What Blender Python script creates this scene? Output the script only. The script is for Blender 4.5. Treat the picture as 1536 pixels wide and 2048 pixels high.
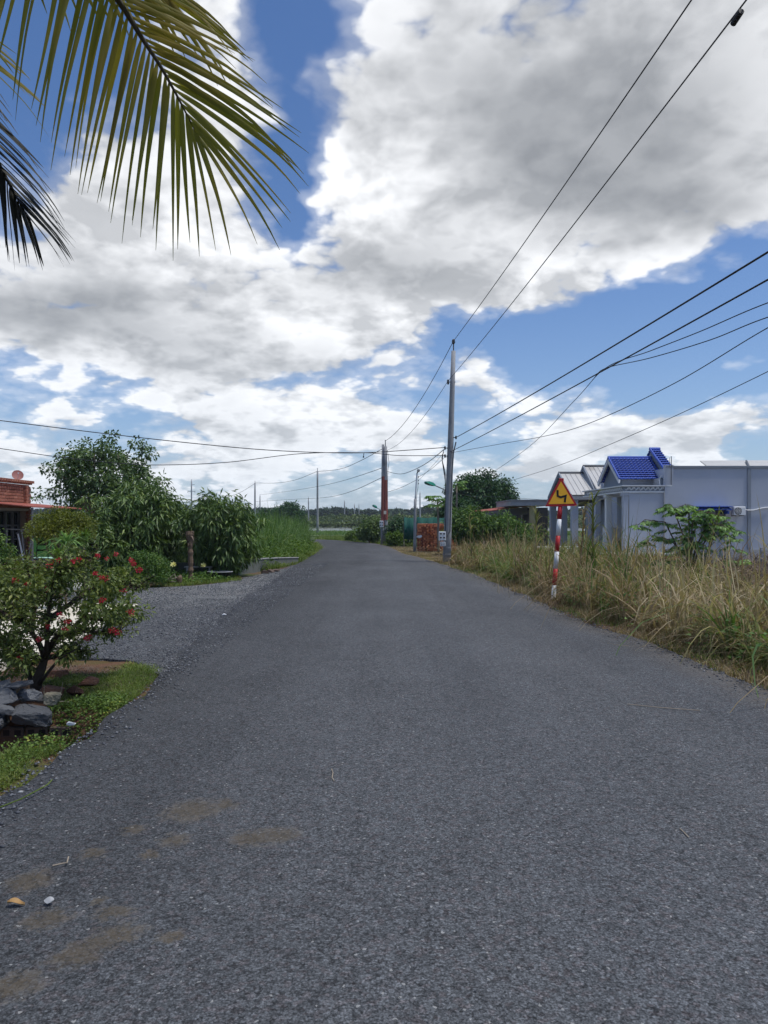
import bpy, bmesh, math, random
import numpy as np
from mathutils import Vector, Matrix
random.seed(7); rng = np.random.default_rng(7)
for o in list(bpy.data.objects): bpy.data.objects.remove(o)
sc = bpy.context.scene
col = sc.collection
R = math.radians
# ------------------------------------------------------------------ camera
F, HOR, H = 1480.0, 1042.0, 1.5          # focal length (px), horizon row, eye height (m)
cam = bpy.data.objects.new('camera', bpy.data.cameras.new('camera'))
col.objects.link(cam); sc.camera = cam
cam.location = (0, 0, H); cam.rotation_euler = (R(90), 0, 0)
cam.data.sensor_fit = 'VERTICAL'; cam.data.sensor_height = 36; cam.data.sensor_width = 27
cam.data.lens = F/2048*36; cam.data.shift_y = (HOR-1024)/2048
cam.data.clip_start = .05; cam.data.clip_end = 4000
def at(px, py, Y): return Vector(((px-768)/F*Y, Y, H+(HOR-py)/F*Y))
def gY(py, z=0): return F*(H-z)/(py-HOR)
def gnd(px, py, z=0):
    Y = gY(py, z); return Vector(((px-768)/F*Y, Y, z))
# ------------------------------------------------------------------ node helper
def nd(t, typ, ins=None, **props):
    n = t.nodes.new(typ)
    for k, v in props.items(): setattr(n, k, v)
    for k, v in (ins or {}).items():
        s = n.inputs[k]
        if isinstance(v, bpy.types.NodeSocket): t.links.new(v, s)
        else: s.default_value = v
    return n
def M(t, op, a, b=None, c=None, clamp=False):
    ins = {0: a}
    if b is not None: ins[1] = b
    if c is not None: ins[2] = c
    return nd(t, 'ShaderNodeMath', ins, operation=op, use_clamp=clamp).outputs[0]
def VM(t, op, a, b=None, out=0, scale=None):
    ins = {0: a}
    if b is not None: ins[1] = b
    if scale is not None: ins[3] = scale
    return nd(t, 'ShaderNodeVectorMath', ins, operation=op).outputs[out]
def smooth(t, x, a, b):
    return nd(t, 'ShaderNodeMapRange', {0: x, 1: a, 2: b, 3: 0.0, 4: 1.0}, interpolation_type='SMOOTHSTEP').outputs[0]
def mixc(t, f, a, b, blend='MIX'):
    n = t.nodes.new('ShaderNodeMix'); n.data_type = 'RGBA'; n.blend_type = blend
    for s, v in ((n.inputs[0], f), (n.inputs[6], a), (n.inputs[7], b)):
        if isinstance(v, bpy.types.NodeSocket): t.links.new(v, s)
        else: s.default_value = v if not isinstance(v, tuple) or len(v) == 4 else (*v, 1)
    return n.outputs[2]
# ------------------------------------------------------------------ world: sky with cumulus
SUN_EL, SUN_AZ = R(68), R(105)           # sun high on the right (azimuth from +Y towards +X)
W = bpy.data.worlds.new('World'); sc.world = W; W.use_nodes = True
t = W.node_tree; t.nodes.clear()
SKY = 0.11
tc = nd(t, 'ShaderNodeTexCoord').outputs['Generated']
d = VM(t, 'NORMALIZE', tc)
sx = nd(t, 'ShaderNodeSeparateXYZ', {0: d})
az = M(t, 'ARCTAN2', sx.outputs[0], sx.outputs[1]); el = M(t, 'ARCSINE', sx.outputs[2])
p = nd(t, 'ShaderNodeCombineXYZ', {0: az, 1: el, 2: 0.0}).outputs[0]
nish = nd(t, 'ShaderNodeTexSky', sky_type='NISHITA', sun_disc=False, sun_elevation=SUN_EL, sun_rotation=SUN_AZ,
          altitude=10, air_density=1.0, dust_density=1.2, ozone_density=2.2)
def dirpx(px, py):
    a = math.atan((px-768)/F); return a, math.atan((HOR-py)/F*math.cos(a))
# cloud banks (+) and blue gaps (-): direction of the middle, half widths in px of arc, weight
BANKS = [(1010,220,350,230,.42),(1340,60,280,200,.40),(1410,340,260,150,.42),(770,470,200,120,.40),(640,690,260,70,.42),(760,620,150,60,.2),
         (210,560,300,150,.46),(330,400,190,130,.28),(470,838,80,36,.42),(110,802,42,30,.36),(70,680,180,40,.2),
         (690,845,170,75,.34),(1200,850,110,60,.40),(965,735,50,42,.42),(1390,885,56,46,.42),(1490,808,60,30,.36),
         (365,750,60,34,.30),(1320,560,90,30,.24),(470,70,110,150,.22),(1000,960,260,36,.12),(1120,930,120,30,.2),
         (60,940,220,70,.24),(430,960,260,60,.22),(1060,570,190,54,.30),
         (590,100,62,190,-.46),(556,350,56,90,-.52),(860,70,150,150,.26),(760,330,90,60,.12),(150,150,110,120,-.30),
         (1200,680,300,54,-.50),(930,660,50,44,-.34),(1450,600,160,55,-.40),(1440,735,180,46,-.40),(830,790,70,22,-.22),
         (230,770,150,20,-.26),(290,835,120,20,-.20),(250,690,240,26,.16),(1330,800,110,22,-.22),(580,485,22,56,-.22),(40,60,50,60,-.2)]
SHADE = [(1010,180,230,150,.95),(1170,330,180,110,.75),(790,550,160,58,.85),(1370,230,170,190,.6),(140,640,280,46,.95),(60,560,140,70,.4),(640,738,190,24,.55),(1400,440,180,50,.75),(440,610,80,60,.25),(480,860,70,10,.4),(1200,885,120,14,.4),(960,765,50,12,.4),(260,600,90,26,.4),(680,420,130,90,-.6),(330,510,110,60,-.6),(720,640,190,30,-.55),(1140,560,150,36,-.5),(1220,840,100,40,-.4),(980,725,50,26,-.5),(500,60,80,90,-.5),(820,300,50,90,-.35),(640,820,90,40,-.4)]
def bank_sum(pv, banks):
    acc = None
    for (bx, by, rx, ry, w) in banks:
        a0, e0 = dirpx(bx, by); ca = math.cos(a0); k = math.cos(e0)
        sa = rx/F*ca*ca; se = ry/F*k*k
        dd = nd(t, 'ShaderNodeVectorMath', {0: pv, 1: (1/sa, 1/se, 0), 2: (-a0/sa, -e0/se, 0)}, operation='MULTIPLY_ADD').outputs[0]
        q = VM(t, 'DOT_PRODUCT', dd, dd, out=1)
        g = M(t, 'POWER', .4966, q)                      # exp(-0.7 q)
        acc = M(t, 'MULTIPLY', g, w) if acc is None else M(t, 'MULTIPLY_ADD', g, w, acc)
    return acc
wz = M(t, 'ADD', M(t, 'MAXIMUM', sx.outputs[2], 0.0), .34)
wv3 = nd(t, 'ShaderNodeCombineXYZ', {0: wz, 1: wz, 2: M(t, 'MULTIPLY', wz, .85)}).outputs[0]
q0 = VM(t, 'DIVIDE', d, wv3)
wn = nd(t, 'ShaderNodeTexNoise', {'Vector': q0, 'Scale': 3.4, 'Detail': 4.0, 'Roughness': .6}).outputs['Color']
wv = VM(t, 'MULTIPLY', VM(t, 'SUBTRACT', wn, (.5, .5, .5)), (.20, .13, 0))
pw = VM(t, 'ADD', p, wv)
LOW = bank_sum(pw, BANKS)
def fluff(q):
    """broken cumulus detail: fractal noise plus rounded puffs"""
    qw = VM(t, 'ADD', q, VM(t, 'SCALE', wv, scale=.5))
    f1 = nd(t, 'ShaderNodeTexNoise', {'Vector': qw, 'Scale': 3.0, 'Detail': 8.0, 'Roughness': .56}).outputs[0]
    pf = nd(t, 'ShaderNodeTexVoronoi', {'Vector': qw, 'Scale': 5.5, 'Detail': 2.5, 'Roughness': .6, 'Lacunarity': 2.4}, feature='F1').outputs['Distance']
    return M(t, 'ADD', M(t, 'MULTIPLY', M(t, 'SUBTRACT', f1, .5), 1.3), M(t, 'MULTIPLY', M(t, 'SUBTRACT', .62, pf), .40))
f0 = fluff(q0)
f1_ = fluff(VM(t, 'ADD', q0, VM(t, 'DIVIDE', (.012, -.01, .040), wv3)))
hz = M(t, 'POWER', M(t, 'SUBTRACT', 1.0, M(t, 'MAXIMUM', sx.outputs[2], 0.0), clamp=True), 7.0)
D0 = M(t, 'ADD', M(t, 'ADD', LOW, M(t, 'MULTIPLY_ADD', hz, .03, .548)), f0)
alpha = smooth(t, D0, .46, .67)
veil = M(t, 'MULTIPLY', smooth(t, D0, .28, .56), .30)
alpha = M(t, 'MAXIMUM', alpha, veil)
# sunlit tops and rims, grey bases and thick middles
lit = M(t, 'MULTIPLY_ADD', M(t, 'SUBTRACT', f0, f1_), 3.2, .66, clamp=True)
thick = smooth(t, D0, .56, 1.05)
dark = M(t, 'MULTIPLY_ADD', bank_sum(pw, SHADE), .74, M(t, 'MULTIPLY', thick, .22), clamp=True)
lum = M(t, 'MULTIPLY', M(t, 'MULTIPLY_ADD', lit, .55, .45), M(t, 'SUBTRACT', 1.0, M(t, 'MULTIPLY', dark, .78)))
ccol = mixc(t, lum, (.165, .178, .20), (.76, .772, .795))
cs = mixc(t, 1.0, ccol, (1/SKY, 1/SKY, 1/SKY), 'MULTIPLY')
skyc = mixc(t, 1.0, nish.outputs[0], (.47, .62, .82), 'MULTIPLY')
hazec = (.42/SKY, .50/SKY, .60/SKY)
skyc = mixc(t, M(t, 'MULTIPLY', hz, .60), skyc, hazec)
cs = mixc(t, M(t, 'MULTIPLY', hz, .50), cs, hazec)
fin = mixc(t, alpha, skyc, cs)
bg = nd(t, 'ShaderNodeBackground', {'Color': fin, 'Strength': SKY})
nd(t, 'ShaderNodeOutputWorld', {0: bg.outputs[0]})
W.cycles.sampling_method = 'MANUAL'; W.cycles.sample_map_resolution = 256
# ------------------------------------------------------------------ sun (veiled by cloud: soft)
sl = bpy.data.lights.new('sun', 'SUN'); sl.energy = 2.3; sl.angle = R(7); sl.color = (1, .96, .89)
sun = bpy.data.objects.new('sun', sl); col.objects.link(sun)
sdir = Vector((math.sin(SUN_AZ)*math.cos(SUN_EL), math.cos(SUN_AZ)*math.cos(SUN_EL), math.sin(SUN_EL)))
sun.rotation_euler = (-sdir).to_track_quat('-Z', 'Y').to_euler()
sun.location = (20, 20, 40)
sc.view_settings.view_transform = 'Standard'; sc.view_settings.look = 'None'
sc.view_settings.exposure = 0.5; sc.view_settings.gamma = 1.0; sc.view_settings.use_curve_mapping = False
sc.render.engine = 'CYCLES'
cy = sc.cycles; cy.max_bounces = 6; cy.diffuse_bounces = 3; cy.glossy_bounces = 2; cy.transmission_bounces = 3; cy.volume_bounces = 0; cy.use_adaptive_sampling = True; cy.adaptive_threshold = .02
# ------------------------------------------------------------------ object helpers
def tag(o, label=None, cat=None, group=None, kind=None):
    if label: o['label'] = label
    if cat: o['category'] = cat
    if group: o['group'] = group
    if kind: o['kind'] = kind
    return o
def link(name, me, mat=None, parent=None, smooth=False):
    if mat is not None and not me.materials: me.materials.append(mat)
    if smooth: me.polygons.foreach_set('use_smooth', np.ones(len(me.polygons), dtype=bool))
    o = bpy.data.objects.new(name, me); col.objects.link(o)
    if parent is not None: o.parent = parent
    return o
def empty(name, loc, label, cat, group=None, rot=(0, 0, 0)):
    o = bpy.data.objects.new(name, None); col.objects.link(o)
    o.location = loc; o.rotation_euler = rot; o.empty_display_size = .2
    return tag(o, label, cat, group)
class MB:
    def __init__(s): s.v = []; s.f = []
    def add(s, vs, fs):
        o = len(s.v); s.v += [tuple(v) for v in vs]; s.f += [tuple(i+o for i in f) for f in fs]; return s
    def box(s, c, d, rot=None):
        m = rot if rot is not None else Matrix.Identity(3)
        vs = [Vector(c)+m @ Vector((x*d[0]/2, y*d[1]/2, z*d[2]/2)) for x in (-1, 1) for y in (-1, 1) for z in (-1, 1)]
        return s.add(vs, [(0, 1, 3, 2), (4, 6, 7, 5), (0, 4, 5, 1), (2, 3, 7, 6), (0, 2, 6, 4), (1, 5, 7, 3)])
    def bb(s, x0, x1, y0, y1, z0, z1): return s.box(((x0+x1)/2, (y0+y1)/2, (z0+z1)/2), (abs(x1-x0), abs(y1-y0), abs(z1-z0)))
    def tube(s, pts, rad, n=8):
        pts = [Vector(q) for q in pts]; k = len(pts)
        if not hasattr(rad, '__len__'): rad = [rad]*k
        T = (pts[-1]-pts[0]).normalized(); ref = Vector((0, 0, 1)) if abs(T.z) < .9 else Vector((1, 0, 0))
        vs = []; fs = []
        for i, q in enumerate(pts):
            tg = (pts[min(i+1, k-1)]-pts[max(i-1, 0)]).normalized()
            a = tg.cross(ref); a = a.normalized() if a.length > 1e-5 else tg.orthogonal().normalized()
            b = tg.cross(a)
            vs += [q+(a*math.cos(2*math.pi*j/n)+b*math.sin(2*math.pi*j/n))*rad[i] for j in range(n)]
        for i in range(k-1):
            fs += [(i*n+j, i*n+(j+1) % n, (i+1)*n+(j+1) % n, (i+1)*n+j) for j in range(n)]
        fs += [tuple(range(n))[::-1], tuple((k-1)*n+j for j in range(n))]
        return s.add(vs, fs)
    def prism(s, poly, y0, y1, fn=lambda a, b, c: (a, c, b)):
        n = len(poly)
        vs = [fn(a, b, y0) for a, b in poly]+[fn(a, b, y1) for a, b in poly]
        return s.add(vs, [tuple(range(n)), tuple(range(n, 2*n))[::-1]]+[(i, i+n, (i+1) % n+n, (i+1) % n) for i in range(n)])
    def lathe(s, prof, n=16, m=None):
        m = m or Matrix.Identity(4); k = len(prof)
        vs = [m @ Vector((r*math.cos(2*math.pi*j/n), r*math.sin(2*math.pi*j/n), z)) for r, z in prof for j in range(n)]
        return s.add(vs, [(i*n+j, i*n+(j+1) % n, (i+1)*n+(j+1) % n, (i+1)*n+j) for i in range(k-1) for j in range(n)])
    def build(s, name, mat, parent=None, smooth=False, bevel=0):
        me = bpy.data.meshes.new(name); me.from_pydata(s.v, [], s.f); me.update()
        bm = bmesh.new(); bm.from_mesh(me); bmesh.ops.recalc_face_normals(bm, faces=bm.faces)
        if bevel: bmesh.ops.bevel(bm, geom=bm.edges[:], offset=bevel, segments=1, affect='EDGES')
        bm.to_mesh(me); bm.free()
        o = link(name, me, mat, parent, smooth)
        if parent is not None: o.matrix_parent_inverse = Matrix.Translation(-parent.location) if not any(parent.rotation_euler) else (Matrix.LocRotScale(parent.location, parent.rotation_euler, None)).inverted()
        return o
def np_mesh(name, V, Fs, mat, parent=None, smooth=False):
    """V (n,3); Fs list of (m,k) index arrays"""
    me = bpy.data.meshes.new(name); me.vertices.add(len(V)); me.vertices.foreach_set('co', np.asarray(V, np.float32).ravel())
    loops = np.concatenate([f.ravel() for f in Fs]); tot = np.concatenate([np.full(len(f), f.shape[1]) for f in Fs])
    start = np.concatenate([[0], np.cumsum(tot)[:-1]])
    me.loops.add(len(loops)); me.loops.foreach_set('vertex_index', loops.astype(np.int32))
    me.polygons.add(len(tot)); me.polygons.foreach_set('loop_start', start.astype(np.int32)); me.polygons.foreach_set('loop_total', tot.astype(np.int32))
    me.update(calc_edges=True)
    o = link(name, me, mat, parent, smooth)
    if parent is not None: o.matrix_parent_inverse = Matrix.Translation(-parent.location)
    return o
def unit(a): return a/np.maximum(np.linalg.norm(a, axis=-1, keepdims=True), 1e-6)
def leaf_geo(P, D, N, L, Wd, fold=.25, sag=.12):
    """folded lance-shaped leaves: base, two shoulders, tip"""
    D = unit(D); S = unit(np.cross(D, N)); N = np.cross(S, D); L = L[:, None]; Wd = Wd[:, None]
    a = P; b = P+D*L*.42+S*Wd*.5+N*Wd*fold; c = P+D*L*.42-S*Wd*.5+N*Wd*fold; e = P+D*L-np.array([0, 0, 1.])*L*sag
    V = np.stack([a, b, c, e], 1).reshape(-1, 3); n = len(P); i = np.arange(n)*4
    return V, np.concatenate([np.stack([i, i+1, i+3], 1), np.stack([i, i+3, i+2], 1)])
def join(geos):
    Vs = []; Fs = []; o = 0
    for V, Fc in geos: Vs.append(V); Fs.append(Fc+o); o += len(V)
    return np.concatenate(Vs), np.concatenate(Fs)
def rdir(n):
    return unit(rng.normal(size=(n, 3)))
def blade_geo(B, h, a, lean, w, segs=4, droop=.35, curl=0.0):
    n = len(B); s = np.linspace(0, 1, segs+1)[None, :]
    hor = lean[:, None]*h[:, None]*(s**1.7); ver = h[:, None]*(s-np.clip(lean, 0, 1.2)[:, None]*droop*s**3)
    a2 = a[:, None]+curl*rng.normal(size=(n, 1))*s
    C = B[:, None, :]+np.stack([np.cos(a2)*hor, np.sin(a2)*hor, ver], 2)
    side = np.stack([-np.sin(a2+.0), np.cos(a2), np.zeros_like(a2)], 2)
    tw = rng.uniform(-1, 1, (n, 1, 1)); side = unit(side+tw*np.stack([np.cos(a2), np.sin(a2), np.zeros_like(a2)], 2))
    wd = (w[:, None]*np.minimum(1, 1.25*(1-s)**.7+.03)*.5)[:, :, None]
    V = np.stack([C-side*wd, C+side*wd], 2).reshape(-1, 3)
    k = (segs+1)*2; b = (np.arange(n)*k)[:, None]+(np.arange(segs)*2)[None, :]; b = b.ravel()
    return V, np.stack([b, b+1, b+3, b+2], 1)
def inpoly(P, poly):
    x, y = P[:, 0], P[:, 1]; r = np.zeros(len(P), bool); n = len(poly)
    for i in range(n):
        (x1, y1), (x2, y2) = poly[i], poly[(i+1) % n]
        c = ((y1 > y) != (y2 > y)) & (x < (x2-x1)*(y-y1)/((y2-y1) if y2 != y1 else 1e-9)+x1); r ^= c
    return r
def scatter(poly, n):
    a = np.array(poly); lo, hi = a.min(0), a.max(0); out = []; m = 0
    while m < n:
        q = rng.uniform(lo, hi, (n*2, 2)); q = q[inpoly(q, poly)]; out.append(q); m += len(q)
    return np.concatenate(out)[:n]
def vnoise(x, y, s=1.0, seed=0):
    """cheap smooth 2-D value noise, 0..1"""
    x = np.asarray(x, float)*s; y = np.asarray(y, float)*s; xi = np.floor(x); yi = np.floor(y); fx = x-xi; fy = y-yi
    fx = fx*fx*(3-2*fx); fy = fy*fy*(3-2*fy)
    def h(a, b):
        v = np.sin(a*127.1+b*311.7+seed*74.7)*43758.5453; return v-np.floor(v)
    return (h(xi, yi)*(1-fx)+h(xi+1, yi)*fx)*(1-fy)+(h(xi, yi+1)*(1-fx)+h(xi+1, yi+1)*fx)*fy
# ------------------------------------------------------------------ materials
def newmat(name):
    m = bpy.data.materials.new(name); m.use_nodes = True; tr = m.node_tree; tr.nodes.clear()
    b = nd(tr, 'ShaderNodeBsdfPrincipled'); nd(tr, 'ShaderNodeOutputMaterial', {0: b.outputs[0]}); return m, tr, b
def paint(name, c, rough=.7, var=.12, scale=3.0, bump=.0, bscale=60, metal=0.0, dirt=None, dscale=1.2, dth=(.52, .75), spec=.3, streak=.45):
    m, tr, b = newmat(name)
    g = nd(tr, 'ShaderNodeNewGeometry').outputs['Position']
    n1 = nd(tr, 'ShaderNodeTexNoise', {'Vector': g, 'Scale': scale, 'Detail': 5.0, 'Roughness': .6}).outputs[0]
    f = M(tr, 'ADD', 1-var, M(tr, 'MULTIPLY', n1, 2*var))
    cc = nd(tr, 'ShaderNodeCombineXYZ', {0: f, 1: f, 2: f}).outputs[0]
    c2 = mixc(tr, 1.0, (*c, 1), cc, 'MULTIPLY')
    if dirt:
        n2 = nd(tr, 'ShaderNodeTexNoise', {'Vector': VM(tr, 'MULTIPLY', g, (1, 1, streak)), 'Scale': dscale, 'Detail': 8.0, 'Roughness': .68}).outputs[0]
        c2 = mixc(tr, M(tr, 'MULTIPLY', smooth(tr, n2, *dth), .75), c2, (*dirt, 1))
    tr.links.new(c2, b.inputs['Base Color']); b.inputs['Roughness'].default_value = rough; b.inputs['Metallic'].default_value = metal
    b.inputs['Specular IOR Level'].default_value = spec
    if bump:
        nb = nd(tr, 'ShaderNodeTexNoise', {'Vector': g, 'Scale': bscale, 'Detail': 4.0}).outputs[0]
        bp = nd(tr, 'ShaderNodeBump', {'Strength': bump, 'Distance': .01, 'Height': nb}); tr.links.new(bp.outputs[0], b.inputs['Normal'])
    return m
def foliage(name, stops, rough=.55, trans=.25, nscale=.9, spec=.35, patch=.35):
    """leaf colour picked per leaf, with broad patches of younger or drier growth"""
    m, tr, b = newmat(name)
    g = nd(tr, 'ShaderNodeNewGeometry')
    n1 = nd(tr, 'ShaderNodeTexNoise', {'Vector': g.outputs['Position'], 'Scale': nscale, 'Detail': 3.0}).outputs[0]
    v = M(tr, 'ADD', M(tr, 'MULTIPLY', g.outputs['Random Per Island'], 1-patch), M(tr, 'MULTIPLY', smooth(tr, n1, .3, .7), patch))
    r = nd(tr, 'ShaderNodeValToRGB', {0: v}); e = r.color_ramp.elements
    while len(e) < len(stops): e.new(.5)
    for i, (q, c) in enumerate(stops): e[i].position = q; e[i].color = (*c, 1)
    tr.links.new(r.outputs[0], b.inputs['Base Color']); b.inputs['Roughness'].default_value = rough
    b.inputs['Specular IOR Level'].default_value = spec*.6
    if trans:
        tb = nd(tr, 'ShaderNodeBsdfTranslucent', {0: mixc(tr, 1.0, r.outputs[0], (1.25, 1.35, .6), 'MULTIPLY')})
        mx = nd(tr, 'ShaderNodeMixShader', {0: trans, 1: b.outputs[0], 2: tb.outputs[0]})
        out = [x for x in tr.nodes if x.type == 'OUTPUT_MATERIAL'][0]; tr.links.new(mx.outputs[0], out.inputs[0])
    return m
def rand_obj(name, stops, rough=.85, nscale=14, bump=.4):
    """colour picked per object (bricks, stones)"""
    m, tr, b = newmat(name); oi = nd(tr, 'ShaderNodeObjectInfo').outputs['Random']
    g = nd(tr, 'ShaderNodeNewGeometry').outputs['Position']
    n1 = nd(tr, 'ShaderNodeTexNoise', {'Vector': g, 'Scale': nscale, 'Detail': 6.0, 'Roughness': .7}).outputs[0]
    r = nd(tr, 'ShaderNodeValToRGB', {0: M(tr, 'ADD', M(tr, 'MULTIPLY', oi, .75), M(tr, 'MULTIPLY', n1, .25))}); e = r.color_ramp.elements
    while len(e) < len(stops): e.new(.5)
    for i, (q, c) in enumerate(stops): e[i].position = q; e[i].color = (*c, 1)
    tr.links.new(r.outputs[0], b.inputs['Base Color']); b.inputs['Roughness'].default_value = rough
    bp = nd(tr, 'ShaderNodeBump', {'Strength': bump, 'Distance': .02, 'Height': n1}); tr.links.new(bp.outputs[0], b.inputs['Normal'])
    return m
# asphalt: stone chips in dark binder, dusty patches and mud stains of fixed shape
STAINS = [(385,1630,.13,.13,.2),(450,1618,.06,.07,.2),(505,1687,.09,.09,.1),(560,1682,.09,.08,.1),(350,1690,.06,.07,.2),(265,1668,.045,.05,.2),(240,1880,.08,.075,.4),(150,1922,.085,.07,.3),(195,1900,.06,.05,.3),
          (225,1835,.06,.05,.3),(345,1885,.045,.04,.2),(185,1715,.045,.05,.2),(300,1718,.04,.04,.2),(195,1815,.03,.03,.2),(60,1770,.09,.09,.5),(90,1850,.09,.06,.3),(20,1985,.1,.07,.3)]
def asphalt(name, loose=0.0):
    m, tr, b = newmat(name); g = nd(tr, 'ShaderNodeNewGeometry').outputs['Position']
    wob = nd(tr, 'ShaderNodeTexNoise', {'Vector': g, 'Scale': 70.0, 'Detail': 2.0}).outputs['Color']
    gv = VM(tr, 'ADD', g, VM(tr, 'SCALE', wob, scale=.016))
    v1 = nd(tr, 'ShaderNodeTexVoronoi', {'Vector': gv, 'Scale': 105.0 if not loose else 62.0, 'Randomness': 1.0})
    v2 = nd(tr, 'ShaderNodeTexVoronoi', {'Vector': gv, 'Scale': 48.0 if not loose else 30.0})
    c1 = nd(tr, 'ShaderNodeSeparateColor', {0: v1.outputs['Color']}); c2 = nd(tr, 'ShaderNodeSeparateColor', {0: v2.outputs['Color']})
    low = nd(tr, 'ShaderNodeTexNoise', {'Vector': VM(tr, 'MULTIPLY', g, (1, .45, 1)), 'Scale': .9, 'Detail': 7.0, 'Roughness': .65}).outputs[0]
    mid = nd(tr, 'ShaderNodeTexNoise', {'Vector': g, 'Scale': 9.0, 'Detail': 5.0, 'Roughness': .7}).outputs[0]
    k = .104 if not loose else .10
    val = M(tr, 'MULTIPLY', M(tr, 'ADD', .34, M(tr, 'ADD', M(tr, 'MULTIPLY', c1.outputs[0], .80), M(tr, 'MULTIPLY', c2.outputs[1], .42))), k)
    val = M(tr, 'MULTIPLY', val, M(tr, 'ADD', .55, M(tr, 'ADD', M(tr, 'MULTIPLY', low, .62), M(tr, 'MULTIPLY', mid, .28))))
    trk = nd(tr, 'ShaderNodeTexNoise', {'Vector': VM(tr, 'MULTIPLY', g, (1.3, .05, 1)), 'Scale': 1.0, 'Detail': 4.0, 'Roughness': .6}).outputs[0]
    ptc = nd(tr, 'ShaderNodeTexNoise', {'Vector': g, 'Scale': .33, 'Detail': 6.0, 'Roughness': .62}).outputs[0]
    val = M(tr, 'MULTIPLY', val, M(tr, 'ADD', .42, M(tr, 'ADD', M(tr, 'MULTIPLY', trk, .62), M(tr, 'MULTIPLY', ptc, .54))))
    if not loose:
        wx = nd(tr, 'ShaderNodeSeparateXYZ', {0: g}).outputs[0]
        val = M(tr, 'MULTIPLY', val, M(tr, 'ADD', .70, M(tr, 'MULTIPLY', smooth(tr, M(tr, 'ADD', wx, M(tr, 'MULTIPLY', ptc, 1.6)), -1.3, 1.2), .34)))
    gap = smooth(tr, v1.outputs['Distance'], .80, .30)
    pit = smooth(tr, nd(tr, 'ShaderNodeTexNoise', {'Vector': g, 'Scale': 120.0 if not loose else 60.0, 'Detail': 3.0, 'Roughness': .65}).outputs[0], .36, .58)
    val = M(tr, 'MULTIPLY', M(tr, 'MULTIPLY', val, M(tr, 'ADD', .62, M(tr, 'MULTIPLY', gap, .38))), M(tr, 'ADD', .52, M(tr, 'MULTIPLY', pit, .70)))
    base = mixc(tr, 1.0, (.94, 1.0, 1.075, 1), nd(tr, 'ShaderNodeCombineXYZ', {0: val, 1: val, 2: val}).outputs[0], 'MULTIPLY')
    warm = mixc(tr, smooth(tr, c2.outputs[0], .6, 1.0), base, mixc(tr, 1.0, base, (1.12, 1.0, .98, 1), 'MULTIPLY'))
    speck = M(tr, 'GREATER_THAN', c1.outputs[2], .9945 if not loose else .965)
    base = mixc(tr, M(tr, 'MULTIPLY', speck, .6), warm, (.34, .34, .33, 1))
    if loose:
        sp = nd(tr, 'ShaderNodeSeparateXYZ', {0: g}).outputs
        fresh = smooth(tr, M(tr, 'ADD', M(tr, 'SUBTRACT', sp[1], M(tr, 'MULTIPLY', sp[0], .8)), M(tr, 'MULTIPLY', low, 5.0)), 16.5, 20.5)
        base = mixc(tr, fresh, base, mixc(tr, 1.0, base, (1.75, 1.72, 1.62, 1), 'MULTIPLY'))
        base = mixc(tr, M(tr, 'MULTIPLY', smooth(tr, low, .52, .72), .4), base, (.11, .085, .06, 1))
    else:
        acc = None
        ns = nd(tr, 'ShaderNodeTexNoise', {'Vector': g, 'Scale': 18.0, 'Detail': 6.0, 'Roughness': .75}).outputs['Color']
        gw = VM(tr, 'ADD', g, VM(tr, 'SCALE', VM(tr, 'SUBTRACT', ns, (.5, .5, .5)), scale=.22))
        for (a, bpx, rx, ry, rot) in STAINS:
            c = gnd(a, bpx); 
            dd = nd(tr, 'ShaderNodeVectorRotate', {0: VM(tr, 'SUBTRACT', gw, tuple(c)), 'Angle': -rot}, rotation_type='Z_AXIS').outputs[0]
            dd = VM(tr, 'MULTIPLY', dd, (1/(rx*.95), 1/(ry*.95), 0)); q = VM(tr, 'DOT_PRODUCT', dd, dd, out=1)
            e = M(tr, 'EXPONENT', M(tr, 'MULTIPLY', q, -.8)); acc = e if acc is None else M(tr, 'MAXIMUM', acc, e)
        sm = M(tr, 'MULTIPLY', smooth(tr, M(tr, 'MULTIPLY', acc, M(tr, 'ADD', .55, M(tr, 'MULTIPLY', mid, .9))), .25, .85), M(tr, 'ADD', .35, M(tr, 'MULTIPLY', c1.outputs[1], .65)))
        halo = M(tr, 'MULTIPLY', smooth(tr, acc, .12, .45), M(tr, 'MULTIPLY', c2.outputs[1], .5))
        base = mixc(tr, halo, base, (.15, .13, .105, 1))
        base = mixc(tr, M(tr, 'MULTIPLY', sm, .8), base, (.075, .060, .040, 1))
        dust = M(tr, 'MULTIPLY', smooth(tr, low, .56, .8), M(tr, 'MULTIPLY', smooth(tr, mid, .45, .75), .32))
        base = mixc(tr, dust, base, (.15, .125, .105, 1))
        ed = nd(tr, 'ShaderNodeAttribute', attribute_name='edge').outputs['Fac']
        em = M(tr, 'MULTIPLY', smooth(tr, M(tr, 'ADD', ed, M(tr, 'MULTIPLY', mid, .5)), .85, .18), M(tr, 'ADD', .25, M(tr, 'MULTIPLY', c1.outputs[1], .55)))
        base = mixc(tr, M(tr, 'MULTIPLY', em, .7), base, (.13, .105, .082, 1))
    tr.links.new(base, b.inputs['Base Color']); b.inputs['Roughness'].default_value = .9; b.inputs['Specular IOR Level'].default_value = .18
    hgt = M(tr, 'ADD', M(tr, 'MULTIPLY', gap, .6), M(tr, 'MULTIPLY', c1.outputs[0], .6))
    bp = nd(tr, 'ShaderNodeBump', {'Strength': .55, 'Distance': .006 if not loose else .015, 'Height': hgt}); tr.links.new(bp.outputs[0], b.inputs['Normal'])
    return m
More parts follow.
